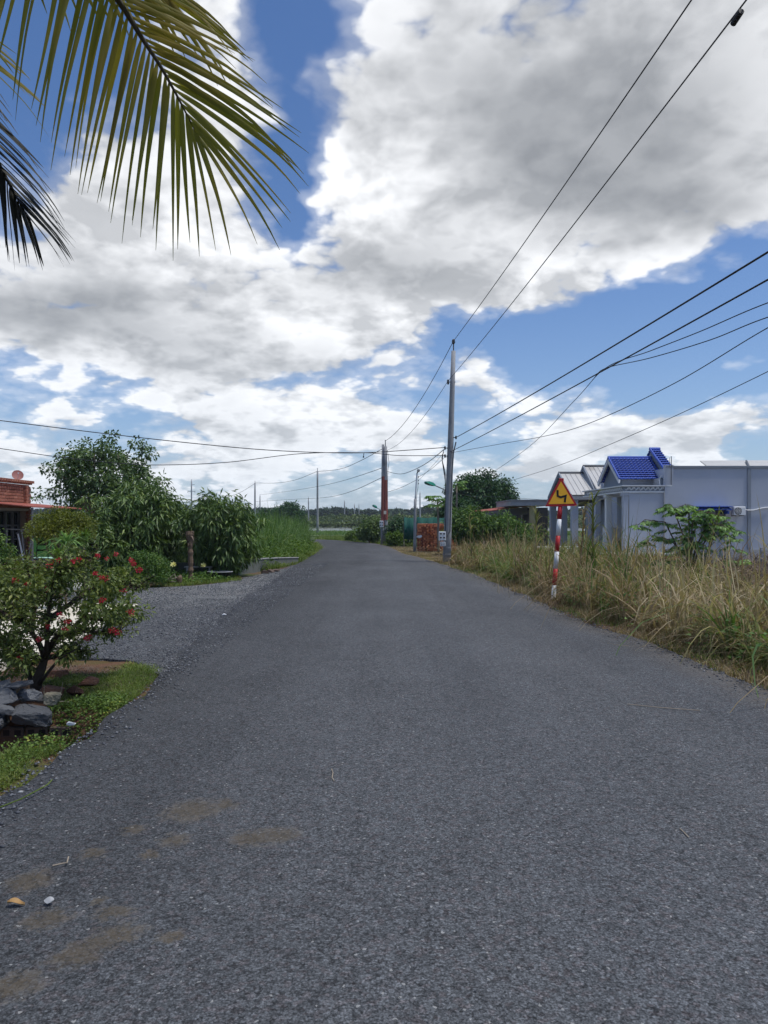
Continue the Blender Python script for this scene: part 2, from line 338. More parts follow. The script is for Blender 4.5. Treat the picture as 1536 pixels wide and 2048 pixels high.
def soil(name):
    m, tr, b = newmat(name); g = nd(tr, 'ShaderNodeNewGeometry').outputs['Position']
    n1 = nd(tr, 'ShaderNodeTexNoise', {'Vector': g, 'Scale': .8, 'Detail': 8.0, 'Roughness': .65}).outputs[0]
    n2 = nd(tr, 'ShaderNodeTexNoise', {'Vector': g, 'Scale': 26.0, 'Detail': 6.0, 'Roughness': .7}).outputs[0]
    s = nd(tr, 'ShaderNodeSeparateXYZ', {0: g})
    c = mixc(tr, n2, (.075, .048, .032, 1), (.15, .105, .068, 1))
    grass = mixc(tr, n2, (.035, .055, .018, 1), (.085, .12, .04, 1))
    far = smooth(tr, s.outputs[1], 34.0, 60.0)
    c = mixc(tr, M(tr, 'MAXIMUM', smooth(tr, n1, .5, .62), far), c, grass)
    red = M(tr, 'MULTIPLY', smooth(tr, M(tr, 'ADD', s.outputs[0], M(tr, 'MULTIPLY', n1, .8)), -1.2, -2.4), M(tr, 'SUBTRACT', 1.0, smooth(tr, s.outputs[1], 9.0, 14.0)))
    c = mixc(tr, M(tr, 'MULTIPLY', red, M(tr, 'MULTIPLY', n2, .9)), c, (.15, .062, .036, 1))
    tr.links.new(c, b.inputs['Base Color']); b.inputs['Roughness'].default_value = .95; b.inputs['Specular IOR Level'].default_value = .1
    bp = nd(tr, 'ShaderNodeBump', {'Strength': .6, 'Distance': .03, 'Height': n2}); tr.links.new(bp.outputs[0], b.inputs['Normal']); return m
def glass(name, c=(.02, .03, .035)):
    m, tr, b = newmat(name); b.inputs['Base Color'].default_value = (*c, 1); b.inputs['Roughness'].default_value = .06; b.inputs['Specular IOR Level'].default_value = .6; return m
MT = {}
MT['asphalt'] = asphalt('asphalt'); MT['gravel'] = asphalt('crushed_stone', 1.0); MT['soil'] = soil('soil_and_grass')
MT['concrete'] = paint('pole_concrete', (.27, .275, .285), .85, .2, 6, .5, 40, dirt=(.12, .12, .12))
MT['concrete_l'] = paint('pale_concrete', (.40, .39, .37), .9, .2, 3, .5, 40, dirt=(.17, .16, .14))
MT['cream'] = paint('cream_slab', (.62, .57, .47), .9, .14, 2, .4, 30, dirt=(.38, .34, .27))
MT['oldwall'] = paint('mossy_concrete', (.12, .13, .115), .95, .3, 5, .6, 30, dirt=(.05, .055, .04))
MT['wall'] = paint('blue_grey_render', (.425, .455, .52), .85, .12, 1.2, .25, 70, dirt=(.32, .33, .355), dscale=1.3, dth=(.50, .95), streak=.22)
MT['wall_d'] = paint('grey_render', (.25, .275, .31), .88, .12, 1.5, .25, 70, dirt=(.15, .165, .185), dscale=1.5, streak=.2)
MT['plinth'] = paint('plinth_render', (.36, .365, .37), .9, .2, 2, .3, 50, dirt=(.19, .18, .165), dscale=2)
MT['white'] = paint('white_paint', (.68, .69, .70), .6, .08, 5, dirt=(.42, .41, .38), dth=(.58, .8))
MT['whitesteel'] = paint('white_steel', (.74, .75, .76), .4, .05, 5)
MT['blue'] = paint('blue_glazed_tile', (.030, .085, .42), .5, .3, 4, .15, 40, spec=.5, dirt=(.015, .025, .22), dscale=2.5, dth=(.55, .8))
MT['sheet'] = paint('pale_roof_sheet', (.47, .46, .44), .55, .1, 1.5, dirt=(.30, .28, .25), dscale=.9)
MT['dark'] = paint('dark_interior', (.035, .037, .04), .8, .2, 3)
MT['darkgrey'] = paint('dark_grey_steel', (.10, .105, .115), .6, .15, 3)
MT['glass'] = glass('window_glass')
MT['red'] = paint('sign_red', (.42, .018, .022), .5, .12, 9, dirt=(.25, .05, .04), dscale=8, dth=(.6, .8))
MT['yellow'] = paint('sign_yellow', (.92, .46, .03), .45, .06, 6)
MT['black'] = paint('black_paint', (.012, .012, .013), .55, .1, 5)
MT['cable'] = paint('black_cable', (.018, .018, .022), .6, .1, 5)
MT['wire'] = paint('weathered_wire', (.06, .065, .075), .5, .1, 5)
MT['green'] = paint('lamp_green', (.02, .22, .15), .45, .1, 4)
MT['net'] = paint('green_net', (.008, .075, .06), .8, .3, 3, .3, 30)
MT['mint'] = paint('mint_paint', (.40, .66, .55), .5, .1, 4)
MT['lawn'] = paint('bright_green_screen', (.08, .24, .06), .8, .12, 2)
MT['yel_wall'] = paint('faded_yellow_paint', (.46, .40, .22), .85, .1, 3, dirt=(.25, .22, .14))
MT['bark'] = paint('bark', (.105, .082, .06), .92, .35, 14, .8, 50)
MT['bark_d'] = paint('dark_bark', (.05, .038, .028), .92, .35, 14, .8, 50)
MT['bark_l'] = paint('pale_bark', (.24, .205, .165), .92, .3, 10, .7, 40)
MT['stump'] = paint('palm_stump_bark', (.13, .09, .062), .95, .35, 22, 1.0, 60)
MT['dish'] = paint('rust_red_dish', (.26, .10, .085), .6, .15, 5)
MT['rust'] = paint('rust_red_edge', (.30, .085, .06), .7, .2, 5)
MT['brick'] = rand_obj('red_brick', [(0, (.22, .055, .028)), (.45, (.42, .13, .058)), (.8, (.58, .23, .11)), (1, (.34, .09, .045))])
MT['brick_d'] = rand_obj('weathered_brick', [(0, (.19, .070, .045)), (.5, (.28, .11, .07)), (1, (.34, .15, .095))])
MT['mortar'] = paint('mortar', (.22, .17, .14), .95, .15, 10, .4, 60)
MT['slate'] = rand_obj('slate_stone', [(0, (.06, .064, .072)), (.5, (.105, .11, .12)), (1, (.165, .17, .182))], .9, 16, 1.0)
MT['hollow'] = rand_obj('old_hollow_brick', [(0, (.06, .042, .034)), (1, (.11, .075, .055))])
MT['clod'] = rand_obj('red_clay', [(0, (.10, .045, .028)), (1, (.19, .088, .054))], .95, 22, .8)
MT['palm'] = foliage('palm_leaf', [(0, (0.094, 0.106, 0.026)), (.5, (0.169, 0.162, 0.031)), (.8, (0.287, 0.211, 0.042)), (1, (0.456, 0.267, 0.065))], .45, .55, 2.0, .4, .3)
MT['palm_d'] = foliage('palm_leaf_silhouette', [(0, (.016, .018, .014)), (1, (.042, .04, .026))], .5, .12, 2.0, .3)  # silhouette darkness of the edge-on frond painted into the leaf colour
MT['mango'] = foliage('mango_leaf', [(0, (0.031, 0.063, 0.022)), (.5, (0.084, 0.142, 0.042)), (.85, (0.161, 0.229, 0.065)), (1, (0.288, 0.347, 0.105))], .42, .2, 1.4, .5)
MT['round'] = foliage('glossy_dark_leaf', [(0, (0.016, 0.044, 0.018)), (.6, (0.040, 0.095, 0.037)), (1, (0.092, 0.175, 0.055))], .45, .16, .8, .4)
MT['bodhi'] = foliage('tall_tree_leaf', [(0, (0.047, 0.082, 0.036)), (.6, (0.099, 0.160, 0.066)), (1, (0.221, 0.288, 0.110))], .45, .25, 1.2, .4)
MT['gold'] = foliage('olive_gold_leaf', [(0, (0.052, 0.071, 0.014)), (.5, (0.109, 0.132, 0.023)), (1, (0.196, 0.207, 0.040))], .5, .3, 2.5)
MT['hedge'] = foliage('hedge_leaf', [(0, (0.029, 0.069, 0.018)), (.6, (0.084, 0.161, 0.036)), (1, (0.216, 0.299, 0.066))], .5, .2, 3)
MT['myrtle'] = foliage('myrtle_leaf', [(0, (0.047, 0.073, 0.026)), (.5, (0.107, 0.147, 0.043)), (.85, (0.182, 0.219, 0.066)), (1, (0.312, 0.312, 0.102))], .45, .28, 4)
MT['flower'] = foliage('red_petal', [(0, (.30, .012, .03)), (.6, (.46, .028, .055)), (.9, (.58, .10, .13)), (1, (.50, .20, .15))], .6, .25, 6, .2)
MT['yflower'] = foliage('pale_yellow_petal', [(0, (.62, .55, .12)), (1, (.8, .78, .42))], .6, .2, 6, .2)
MT['lime'] = foliage('lime_leaf', [(0, (.04, .085, .014)), (.6, (.095, .165, .03)), (1, (.17, .23, .05))], .5, .3, 2)
MT['cassava'] = foliage('wild_shrub_leaf', [(0, (0.055, 0.122, 0.038)), (.6, (0.151, 0.278, 0.084)), (1, (0.332, 0.473, 0.167))], .5, .28, 2)
MT['tallgrass'] = foliage('tall_green_grass', [(0, (0.039, 0.090, 0.022)), (.5, (0.094, 0.171, 0.044)), (.9, (0.165, 0.242, 0.083)), (1, (0.330, 0.308, 0.154))], .5, .35, .6)
MT['turf'] = foliage('short_grass', [(0, (.055, .095, .02)), (.5, (.12, .175, .036)), (.85, (.20, .24, .065)), (1, (.32, .29, .13))], .6, .3, 2.0, .3)
MT['weed'] = foliage('creeping_weed', [(0, (.05, .095, .024)), (.6, (.115, .19, .045)), (.9, (.19, .26, .06)), (1, (.36, .36, .07))], .5, .28, 3)
MT['straw'] = foliage('dry_grass', [(0, (0.118, 0.081, 0.047)), (.35, (0.224, 0.162, 0.095)), (.7, (0.370, 0.291, 0.185)), (1, (0.526, 0.448, 0.314))], .75, .3, .55, .2, .45)
MT['olive'] = foliage('half_dry_grass', [(0, (0.066, 0.091, 0.025)), (.5, (0.158, 0.179, 0.055)), (.85, (0.289, 0.262, 0.103)), (1, (0.497, 0.427, 0.221))], .65, .32, .6, .25, .45)
MT['twig'] = foliage('dead_twigs', [(0, (.065, .045, .036)), (.6, (.13, .095, .075)), (1, (.24, .19, .15))], .85, 0, 1.5, .15)
MT['scrub'] = foliage('far_scrub', [(0, (.06, .09, .03)), (1, (.15, .19, .07))], .7, .15, .08, .2, .6)
MT['wood'] = foliage('far_wood', [(0, (.022, .04, .022)), (.6, (.042, .068, .034)), (1, (.07, .10, .05))], .7, .1, .05, .2, .5)
# ================================================================== SETTING
RY = [-40, 0, 2, 5, 6.6, 8.6, 11.2, 15, 20.5, 25, 30, 35, 40, 44]
RX = [3.9, 3.7, 3.6, 3.52, 3.4, 3.27, 2.97, 2.84, 2.5, 2.06, 1.45, .8, .45, .2]
LX = [-2.6, -2.3, -2.1, -2.1, -2.1, -2.3, -2.55, -2.72, -2.85, -3.0, -3.1, -3.22, -3.45, -3.9]
def xr(y): return np.interp(y, RY, RX)
def xl(y): return np.interp(y, RY, LX)
YS = np.concatenate([np.linspace(-40, 0, 20, endpoint=False), np.linspace(0, 14, 110, endpoint=False), np.linspace(14, 44, 90)])
L = [(xl(y), y) for y in YS]+[(-4.3, 48), (-4.9, 51), (-6, 54), (-8, 56.5), (-11, 58.5), (-16, 60), (-30, 62)]
Rr = [(xr(y), y) for y in YS]+[(-.5, 49), (-1.6, 52.5), (-3.6, 57.5), (-6.2, 61.5), (-10, 64.5), (-16, 66.5), (-30, 69)]
def road():
    V = []; Fq = []; n = 28
    for i, (a, b) in enumerate(zip(L, Rr)):
        ja = .16*(vnoise(a[1], 1, 1.7)-.5)+.13*(vnoise(a[1], 5, 5.5)-.5); jb = .20*(vnoise(b[1], 3, 1.6)-.5)+.13*(vnoise(b[1], 9, 5.5)-.5)
        for j in range(n+1):
            s = j/n; x = a[0]*(1-s)+b[0]*s+ja*(1-s)+jb*s; y = a[1]*(1-s)+b[1]*s
            z = .03*(1-(2*s-1)**2)+.006*float(vnoise(x, y, 1.4))
            V.append((x, y, z))
        x0, y0, z0 = V[-n-1]; x1, y1, z1 = V[-1]
        V.append((x0-.05, y0, -.07)); V.append((x1+.05, y1, -.07))
    k = n+3
    for i in range(len(L)-1):
        o = i*k
        for j in range(n): Fq.append((o+j, o+j+1, o+k+j+1, o+k+j))
        Fq.append((o+n+1, o, o+k, o+k+n+1)); Fq.append((o+n, o+n+2, o+k+n+2, o+k+n))
    o = np_mesh('road', np.array(V), [np.array(Fq)], MT['asphalt'], smooth=True); Va = np.array(V).reshape(len(L), k, 3); E = np.zeros((len(L), k))
    E[:, :n+1] = np.minimum(.45+np.abs(Va[:, :n+1, 0]-Va[:, :1, 0]), np.abs(Va[:, :n+1, 0]-Va[:, n:n+1, 0]))
    at_ = o.data.attributes.new('edge', 'FLOAT', 'POINT'); at_.data.foreach_set('value', E.ravel().astype(np.float32))
    return tag(o, kind='structure')
road()
APRON = [(-1.9, 7.2), (-1.9, 26), (-3.0, 25.5), (-3.55, 20.6), (-3.9, 18.2), (-4.4, 17.2), (-5.2, 16.6), (-6.6, 16.3), (-6.4, 13.2), (-4.45, 13.0), (-3.9, 9.2), (-3.6, 8.3), (-2.7, 7.9), (-2.3, 7.4)]
# ground: one sheet out to the horizon, with a ditch by the stones on the left
DITCH = (-3.15, 5.45)
def gz(x, y):
    x = np.asarray(x, float); y = np.asarray(y, float)
    z = -.03+.05*(vnoise(x, y, .9)-.5)+.03*(vnoise(x, y, 4., 3)-.5)
    a = np.interp(y, RY, LX); b = np.interp(y, RY, RX)
    under = (x > a-.06) & (x < b+.06) & (y < 46)
    z = np.where(under | ((y > 44) & (y < 72) & (x < 2.5)), -.075, z)
    z = z-.62*np.exp(-(((x-DITCH[0]-.35)/.62)**4+((y-DITCH[1])/.40)**4))
    z = np.where(inpoly(np.stack([x.ravel(), y.ravel()], 1), APRON).reshape(x.shape), np.minimum(z, -.02), z)
    # right-hand verge falls into a shallow swale
    z = z-.12*np.exp(-((x-b-1.6)/.8)**2)*(y < 30)
    z = z+np.where(y > 90, .6*np.exp(-((y-150)/40)**2)*vnoise(x, y, .02)*0, 0)
    return z
def ground():
    xs = np.unique(np.concatenate([np.linspace(-900, -40, 18), np.linspace(-40, -8, 40), np.linspace(-8, 10, 181), np.linspace(10, 40, 40), np.linspace(40, 900, 18)]))
    ys = np.unique(np.concatenate([np.linspace(-60, 0, 20), np.linspace(0, 16, 161), np.linspace(16, 60, 90), np.linspace(60, 300, 40), np.linspace(300, 3000, 20)]))
    X, Y = np.meshgrid(xs, ys); V = np.stack([X, Y, gz(X, Y)], 2).reshape(-1, 3)
    w = len(xs); i = (np.arange(len(ys)-1)[:, None]*w+np.arange(w-1)[None, :]).ravel()
    return tag(np_mesh('ground', V, [np.stack([i, i+1, i+w+1, i+w], 1)], MT['soil'], smooth=True), kind='structure')
ground()
def sheet(name, poly, z, mat, th=.06, kind='structure'):
    m = MB(); n = len(poly)
    m.add([(x, y, z) for x, y in poly]+[(x, y, z-th) for x, y in poly], [tuple(range(n))]+[(i, (i+1) % n, (i+1) % n+n, i+n) for i in range(n)])
    return tag(m.build(name, mat), kind=kind)
def ragged(poly, step=.25, amp=.08, seed=0):
    out = []
    for i in range(len(poly)):
        a = Vector(poly[i]); b = Vector(poly[(i+1) % len(poly)]); k = max(1, int((b-a).length/step))
        for j in range(k):
            q = a.lerp(b, j/k); out.append((q.x+amp*2*(float(vnoise(q.x, q.y, 3, seed))-.5), q.y+amp*2*(float(vnoise(q.x, q.y, 3, seed+7))-.5)))
    return out
sheet('gravel_apron', ragged(APRON, .12, .13), -.004, MT['gravel'], .05)
sheet('yard_slab', [(-3.92, 7.5), (-3.82, 9.2), (-4.35, 13.1), (-11, 14.5), (-14, 7.4)], .03, MT['cream'], .1)
sheet('concrete_path', [(-9.95, 15), (-6.6, 16.4), (-7.4, 22), (-9.95, 22.5)], .035, MT['concrete_l'], .1)
wm, wt, wb = newmat('still_water'); wb.inputs['Base Color'].default_value = (.10, .12, .10, 1); wb.inputs['Roughness'].default_value = .12; wb.inputs['Specular IOR Level'].default_value = .9
sheet('water', ragged([(-60, 112), (40, 104), (42, 165), (-70, 190)], 6, 2.5, 3), .02, wm)
sheet('field', ragged([(-60, 74), (-2, 72), (14, 78), (60, 96), (60, 101), (-60, 108)], 4, 1.2, 4), .04, MT['scrub'], .1)
# loose crushed stone on the apron and along the edges of the asphalt
def stones(name, xy, z, size, mat):
    n = len(xy); base = np.array([(1, 0, 0), (-1, 0, 0), (0, 1, 0), (0, -1, 0), (0, 0, .7), (0, 0, -.5)], float)
    s = size[:, None, None]*rng.uniform(.55, 1.25, (n, 6, 1)); a = rng.uniform(0, 6.3, n)
    Rm = np.stack([np.stack([np.cos(a), -np.sin(a), 0*a], 1), np.stack([np.sin(a), np.cos(a), 0*a], 1), np.stack([0*a, 0*a, 1+0*a], 1)], 1)
    V = np.einsum('nij,nkj->nki', Rm, base[None]*s*rng.uniform(.7, 1.2, (n, 1, 3)))+np.stack([xy[:, 0], xy[:, 1], z], 1)[:, None, :]
    f = np.array([(0, 2, 4), (2, 1, 4), (1, 3, 4), (3, 0, 4), (2, 0, 5), (1, 2, 5), (3, 1, 5), (0, 3, 5)])
    return np_mesh(name, V.reshape(-1, 3), [(f[None]+np.arange(n)[:, None, None]*6).reshape(-1, 3)], mat)
chip = foliage('stone_chips', [(0, (.045, .05, .058)), (.5, (.11, .115, .13)), (.88, (.20, .205, .215)), (1, (.48, .48, .46))], .85, 0, 1.0, .2, .15)
q1 = scatter(APRON, 15000); q1 = q1[vnoise(q1[:, 0], q1[:, 1], 1.1, 4) > .18]
ey = 3+rng.uniform(0, 1, 3600)**1.6*24; eL = np.stack([np.interp(ey, RY, LX)+rng.normal(0, .14, len(ey))-.02, ey], 1)
ey = 2.5+rng.uniform(0, 1, 4200)**1.6*26; eR = np.stack([np.interp(ey, RY, RX)+rng.normal(0, .13, len(ey)), ey], 1)
qq = np.concatenate([q1, eL, eR])
def road_z(x, y):
    a = np.interp(y, RY, LX); b = np.interp(y, RY, RX); s = (x-a)/(b-a)
    return np.where((s > 0) & (s < 1), .03*(1-(2*s-1)**2)+.004, np.where(inpoly(np.stack([x, y], 1), APRON), -.002, gz(x, y)))
tag(stones('gravel', qq, road_z(qq[:, 0], qq[:, 1])+.002, rng.uniform(.006, .017, len(qq)), chip), 'loose grey crushed stone on the roadside apron and road edges', 'gravel', kind='stuff')
ry = 2.1+rng.uniform(0, 1, 700)**1.5*18; rx_ = rng.uniform(0, 1, 700); rx_ = np.interp(ry, RY, LX)*(1-rx_)+np.interp(ry, RY, RX)*rx_
tag(stones('stray_grit', np.stack([rx_, ry], 1), road_z(rx_, ry)+.001, rng.uniform(.002, .0055, 700), chip), 'stray pale grit scattered over the asphalt', 'grit', kind='stuff')
# far field bank, scrub and wood
def mass(name, boxes, n, size, mat, label, cat):
    geos = []
    for (x0, x1, y0, y1, h, bump, sd) in boxes:
        m = int(n*(x1-x0)/sum(b[1]-b[0] for b in boxes)); x = rng.uniform(x0, x1, m); y = rng.uniform(y0, y1, m)
        top = h*(.50+.26*vnoise(x, y*.3, bump, sd)+.20*vnoise(x, y*.3, bump*4.1, sd+2)+.22*vnoise(x, y*.3, bump*9.7, sd+4))
        z = top*rng.uniform(0, 1, m)**.4
        P = np.stack([x, y, z], 1); D = rdir(m); D[:, 2] = np.abs(D[:, 2])*.6-.1
        geos.append(leaf_geo(P, D, rdir(m), size*rng.uniform(.6, 1.4, m), size*rng.uniform(.5, .9, m)))
    V, Fc = join(geos); return tag(np_mesh(name, V, [Fc], mat), label, cat, kind='stuff')
mass('far_wood', [(-230, 260, 300, 325, 6.9, .04, 1)], 60000, 1.5, MT['wood'], 'dark wood along the horizon behind the flooded field', 'wood')
mass('far_scrub', [(-150, 180, 196, 225, 3.4, .07, 5), (-90, 120, 166, 172, 1.2, .12, 8)], 42000, .8, MT['scrub'], 'pale green scrub and reeds on the far side of the water', 'scrub')
q = scatter([(-20, 72), (24, 78), (30, 100), (-30, 104)], 26000)
tag(np_mesh('meadow_grass', *(lambda g: (g[0], [g[1]]))(blade_geo(np.stack([q[:, 0], q[:, 1], 0*q[:, 0]], 1), rng.uniform(.12, .4, len(q)), rng.uniform(0, 6.3, len(q)), rng.uniform(.2, .8, len(q)), rng.uniform(.03, .07, len(q)), 2)), MT['tallgrass']), 'grass of the field beyond the bend of the road', 'grass', kind='stuff')

# ================================================================== BUILDINGS
HX, HYN = 8.3, 25.5                      # corner of the blue roofed house
def roof_tiles(name, x0, x1, ya, za, yb, zb, parent, mat, cols, rows, th=.062, wave=.022):
    """tiled slope between eave (ya,za) and ridge (yb,zb): rolls along x, stepped courses"""
    V = []; Fq = []; nx = cols*6; pts = []
    sl_ = Vector((0, yb-ya, zb-za)); nrm = Vector((0, -(zb-za), (yb-ya))).normalized()
    if nrm.z < 0: nrm = -nrm
    for r in range(rows):
        pts += [((r+.02)/rows, .0), ((r-.30)/rows, th), ((r+.97)/rows, .012)]
    for (s, lift) in pts:
        for i in range(nx+1):
            x = x0+(x1-x0)*i/nx; w = wave*(.5+.5*math.cos(2*math.pi*i/6))
            qv = Vector((x, ya, za))+sl_*s+nrm*(lift+w); V.append(tuple(qv))
    k = nx+1
    for j in range(len(pts)-1):
        for i in range(nx): Fq.append((j*k+i, j*k+i+1, (j+1)*k+i+1, (j+1)*k+i))
    o = np_mesh(name, np.array(V), [np.array(Fq)], mat, parent); return o
def house_blue():
    h = empty('tiled_house', (HX, HYN, 0), 'blue grey rendered house with bright blue tiled porch roof behind the dry grass', 'house')
    w = MB(); w.bb(9.77, 24, HYN, 34, .52, 3.33); w.build('side_wall', MT['wall'], h)
    m = MB(); m.bb(9.74, 24.03, HYN-.03, 34, 0, .52); m.build('plinth', MT['plinth'], h)
    m = MB(); m.bb(9.70, 24.05, HYN-.05, HYN+.22, 3.333, 3.40); m.build('coping', MT['wall_d'], h)
    m = MB(); m.bb(9.66, 9.96, HYN-.045, HYN+.1, .525, 3.43); m.build('pilaster', MT['wall'], h)
    for x in (12.52, 15.6): m = MB(); m.bb(x, x+.11, HYN-.04, HYN, .525, 3.30); m.build('pilaster', MT['wall_d'], h)
    # porch: near side wall, columns, slab, frieze
    m = MB(); m.bb(8.46, 9.655, HYN+.02, HYN+.2, .42, 2.47); m.build('porch_side_wall', MT['wall'], h)
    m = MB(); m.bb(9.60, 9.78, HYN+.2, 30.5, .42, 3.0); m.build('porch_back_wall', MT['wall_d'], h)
    for y in (HYN+.13, 27.6, 29.0):
        m = MB(); m.box((8.36, y, 1.45), (.2, .2, 2.05)); m.box((8.36, y, 2.42), (.27, .27, .09)); m.build('porch_column', MT['white'] if y > 27 and y < 28 else MT['wall'], h)
    m = MB(); m.bb(8.22, 9.66, HYN-.02, 30.6, 2.475, 2.53); m.build('porch_slab', MT['white'], h)
    m = MB(); m.bb(8.26, 9.655, HYN+.02, 30.5, 2.53, 2.69); m.build('frieze_band', MT['wall_d'], h)
    m = MB(); m.bb(8.19, 9.9, HYN-.05, 30.6, 2.692, 2.735); m.build('frieze_cap', MT['white'], h)
    curve = [(-.085, -.03), (-.05, -.05), (-.01, -.01), (.02, .04), (.06, .045), (.095, .0)]
    om = MB(); om.tube([(a, 0, b) for a, b in curve], .018, 6); om.tube([(a+.05, 0, b*.4+.0) for a, b in curve[:4]], .014, 6)
    o0 = om.build('frieze_ornament', MT['white'], h); o0.matrix_parent_inverse = Matrix.Identity(4)
    first = True
    spots = [((8.40+i*.165, HYN+.005, 2.615), 0) for i in range(8)]+[((8.245, HYN+.18+i*.19, 2.615), 90) for i in range(24)]
    for (c, a) in spots:
        o = o0 if first else o0.copy()
        if not first: col.objects.link(o)
        first = False; o.location = Vector(c)-h.location; o.rotation_euler = (0, 0, R(a))
    # porch interior: door, window, low wall, bench
    m = MB(); m.bb(9.56, 9.598, 26.3, 27.3, .42, 2.2); dr = m.build('door', MT['dark'], h)
    for y in (26.26, 27.28): m = MB(); m.bb(9.52, 9.558, y, y+.06, .42, 2.24); m.build('door_jamb', MT['white'], dr)
    m = MB(); m.bb(9.57, 9.598, 27.9, 29.3, 1.1, 2.1); wn = m.build('porch_window', MT['glass'], h)
    for y in (27.88, 28.58, 29.28): m = MB(); m.bb(9.54, 9.568, y-.03, y+.03, 1.06, 2.14); m.build('window_bar', MT['white'], wn)
    m = MB(); m.bb(8.3, 9.5, 27.9, 28.1, .42, 1.25); m.build('porch_partition', MT['white'], h)
    m = MB(); m.bb(8.5, 8.95, 26.0, 27.2, .80, .86); m.bb(8.55, 8.9, 26.1, 26.2, .42, .80); m.bb(8.55, 8.9, 27.0, 27.1, .42, .80); m.build('porch_bench', MT['darkgrey'], h)
    # gable roof over the porch, ridge along x
    yN, yF, yR, zE, zR_ = 26.35, 28.95, 27.65, 2.98, 3.83
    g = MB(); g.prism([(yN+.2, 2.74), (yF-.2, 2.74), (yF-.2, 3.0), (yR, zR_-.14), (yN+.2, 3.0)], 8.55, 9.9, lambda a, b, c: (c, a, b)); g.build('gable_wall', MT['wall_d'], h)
    roof_tiles('tiled_roof', 8.40, 9.95, yN, zE, yR, zR_, h, MT['blue'], 11, 10)
    roof_tiles('tiled_roof', 8.40, 9.95, yF, zE, yR, zR_, h, MT['blue'], 11, 10)
    m = MB()
    for y, z in ((yN, zE), (yF, zE)):
        a = Vector((8.40, y, z)); b = Vector((8.40, yR, zR_)); dv = b-a; rot = Matrix.Rotation(math.atan2(dv.z, dv.y), 3, 'X')
        m.box((a+b)/2+Vector((-.02, 0, -.075)), (.06, dv.length, .13), rot)
    m.build('verge_board', MT['white'], h)
    m = MB(); m.tube([(8.36, yR, zR_+.04), (9.98, yR, zR_+.04)], .055, 8); m.build('ridge_tile', MT['blue'], h)
    m = MB()
    for y, z in ((yN, zE), (yF, zE)): m.tube([(8.39, y, z+.03), (8.39, yR, zR_+.04)], .042, 6)
    m.build('verge_tile', MT['blue'], h)
    # higher roof behind the parapet
    yA, yR2, zA, zB = 26.0, 27.75, 3.12, 4.15
    roof_tiles('tiled_roof', 9.98, 10.32, yA, zA, yR2, zB, h, MT['blue'], 3, 12)
    roof_tiles('tiled_roof', 9.98, 10.32, 29.4, zA, yR2, zB, h, MT['blue'], 3, 12)
    g = MB(); g.prism([(yA+.12, 2.74), (29.3, 2.74), (29.3, zA), (yR2, zB-.06), (yA+.12, zA)], 10.0, 10.3, lambda a, b, c: (c, a, b)); g.build('gable_wall', MT['wall_d'], h)
    m = MB(); m.tube([(9.95, yR2, zB+.05), (10.35, yR2, zB+.05)], .06, 8); m.build('ridge_tile', MT['blue'], h)
    m = MB(); m.tube([(9.98, yA, zA+.03), (9.98, yR2, zB+.04)], .045, 6); m.build('verge_tile', MT['blue'], h)
    # pale roof sheet showing over the parapet
    m = MB(); m.add([(11.6, 26.4, 3.40), (24, 26.4, 3.40), (24, 30, 4.0), (12.8, 30, 3.95)], [(0, 1, 2, 3)]); m.add([(11.6, 26.4, 3.37), (24, 26.4, 3.37), (24, 30, 3.97), (12.8, 30, 3.92)], [(3, 2, 1, 0)]); m.build('roof_sheet', MT['sheet'], h)
    m = MB(); m.tube([(13.0, 26.35, 3.43), (14.2, 29, 3.86)], .04, 6); m.build('roof_ridge_cap', MT['darkgrey'], h)
    # window under blue awning
    x0, x1, z0, z1 = 10.94, 11.72, 1.05, 1.86
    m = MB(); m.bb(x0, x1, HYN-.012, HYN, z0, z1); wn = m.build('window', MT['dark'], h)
    m = MB()
    for x in (x0, x0+.26, x0+.52, x1): m.bb(x-.03, x+.03, HYN-.05, HYN-.014, z0-.03, z1+.03)
    for z in (z0, z1-.22, z1): m.bb(x0-.03, x1+.03, HYN-.046, HYN-.016, z-.025, z+.025)
    m.build('window_frame', MT['darkgrey'], wn)
    for i in range(3):
        for (a, b) in ((z0+.03, z1-.25), (z1-.19, z1-.03)):
            m = MB(); m.bb(x0+.03+.26*i, x0+.23+.26*i, HYN-.026, HYN-.02, a, b); m.build('pane', MT['glass'], wn)
    m = MB(); m.bb(x0-.08, x1+.08, HYN-.09, HYN, z0-.1, z0-.04); m.build('sill', MT['plinth'], wn)
    aw = roof_tiles('awning', 10.66, 11.82, HYN-.36, 1.86, HYN-.0, 1.99, h, MT['blue'], 9, 3, .02, .018)
    m = MB(); m.bb(10.64, 11.84, HYN-.38, HYN-.002, 1.975, 2.0); m.bb(11.70, 11.76, HYN-.3, HYN-.002, 1.74, 1.86); m.bb(10.72, 10.78, HYN-.3, HYN-.002, 1.74, 1.86); m.build('awning_bracket', MT['blue'], h)
    # drain pipe, aerial mast and grab rail
    m = MB(); m.tube([(9.62, HYN-.09, .5), (9.62, HYN-.09, 2.5)], .02, 6); m.build('drain_pipe', MT['plinth'], h)
    m = MB(); m.tube([(9.86, 25.4, 2.74), (9.86, 25.4, 3.72)], .014, 6); m.tube([(9.80, 25.4, 3.35), (9.80, 25.4, 3.68)], .008, 5); m.build('aerial_mast', MT['darkgrey'], h)
    m = MB(); m.tube([(9.55, 25.6, 2.74), (9.52, 25.6, 2.95), (9.60, 25.6, 3.08), (9.70, 25.6, 3.05)], .016, 6); m.build('loose_pipe', MT['white'], h)
    m = MB(); m.tube([(11.1, HYN-.25, .98), (12.0, HYN-.25, .98)], .014, 6)
    for x in (11.1, 12.0): m.tube([(x, HYN-.25, .5), (x, HYN-.25, .98)], .012, 6)
    m.build('hand_rail', MT['white'], h)
house_blue()
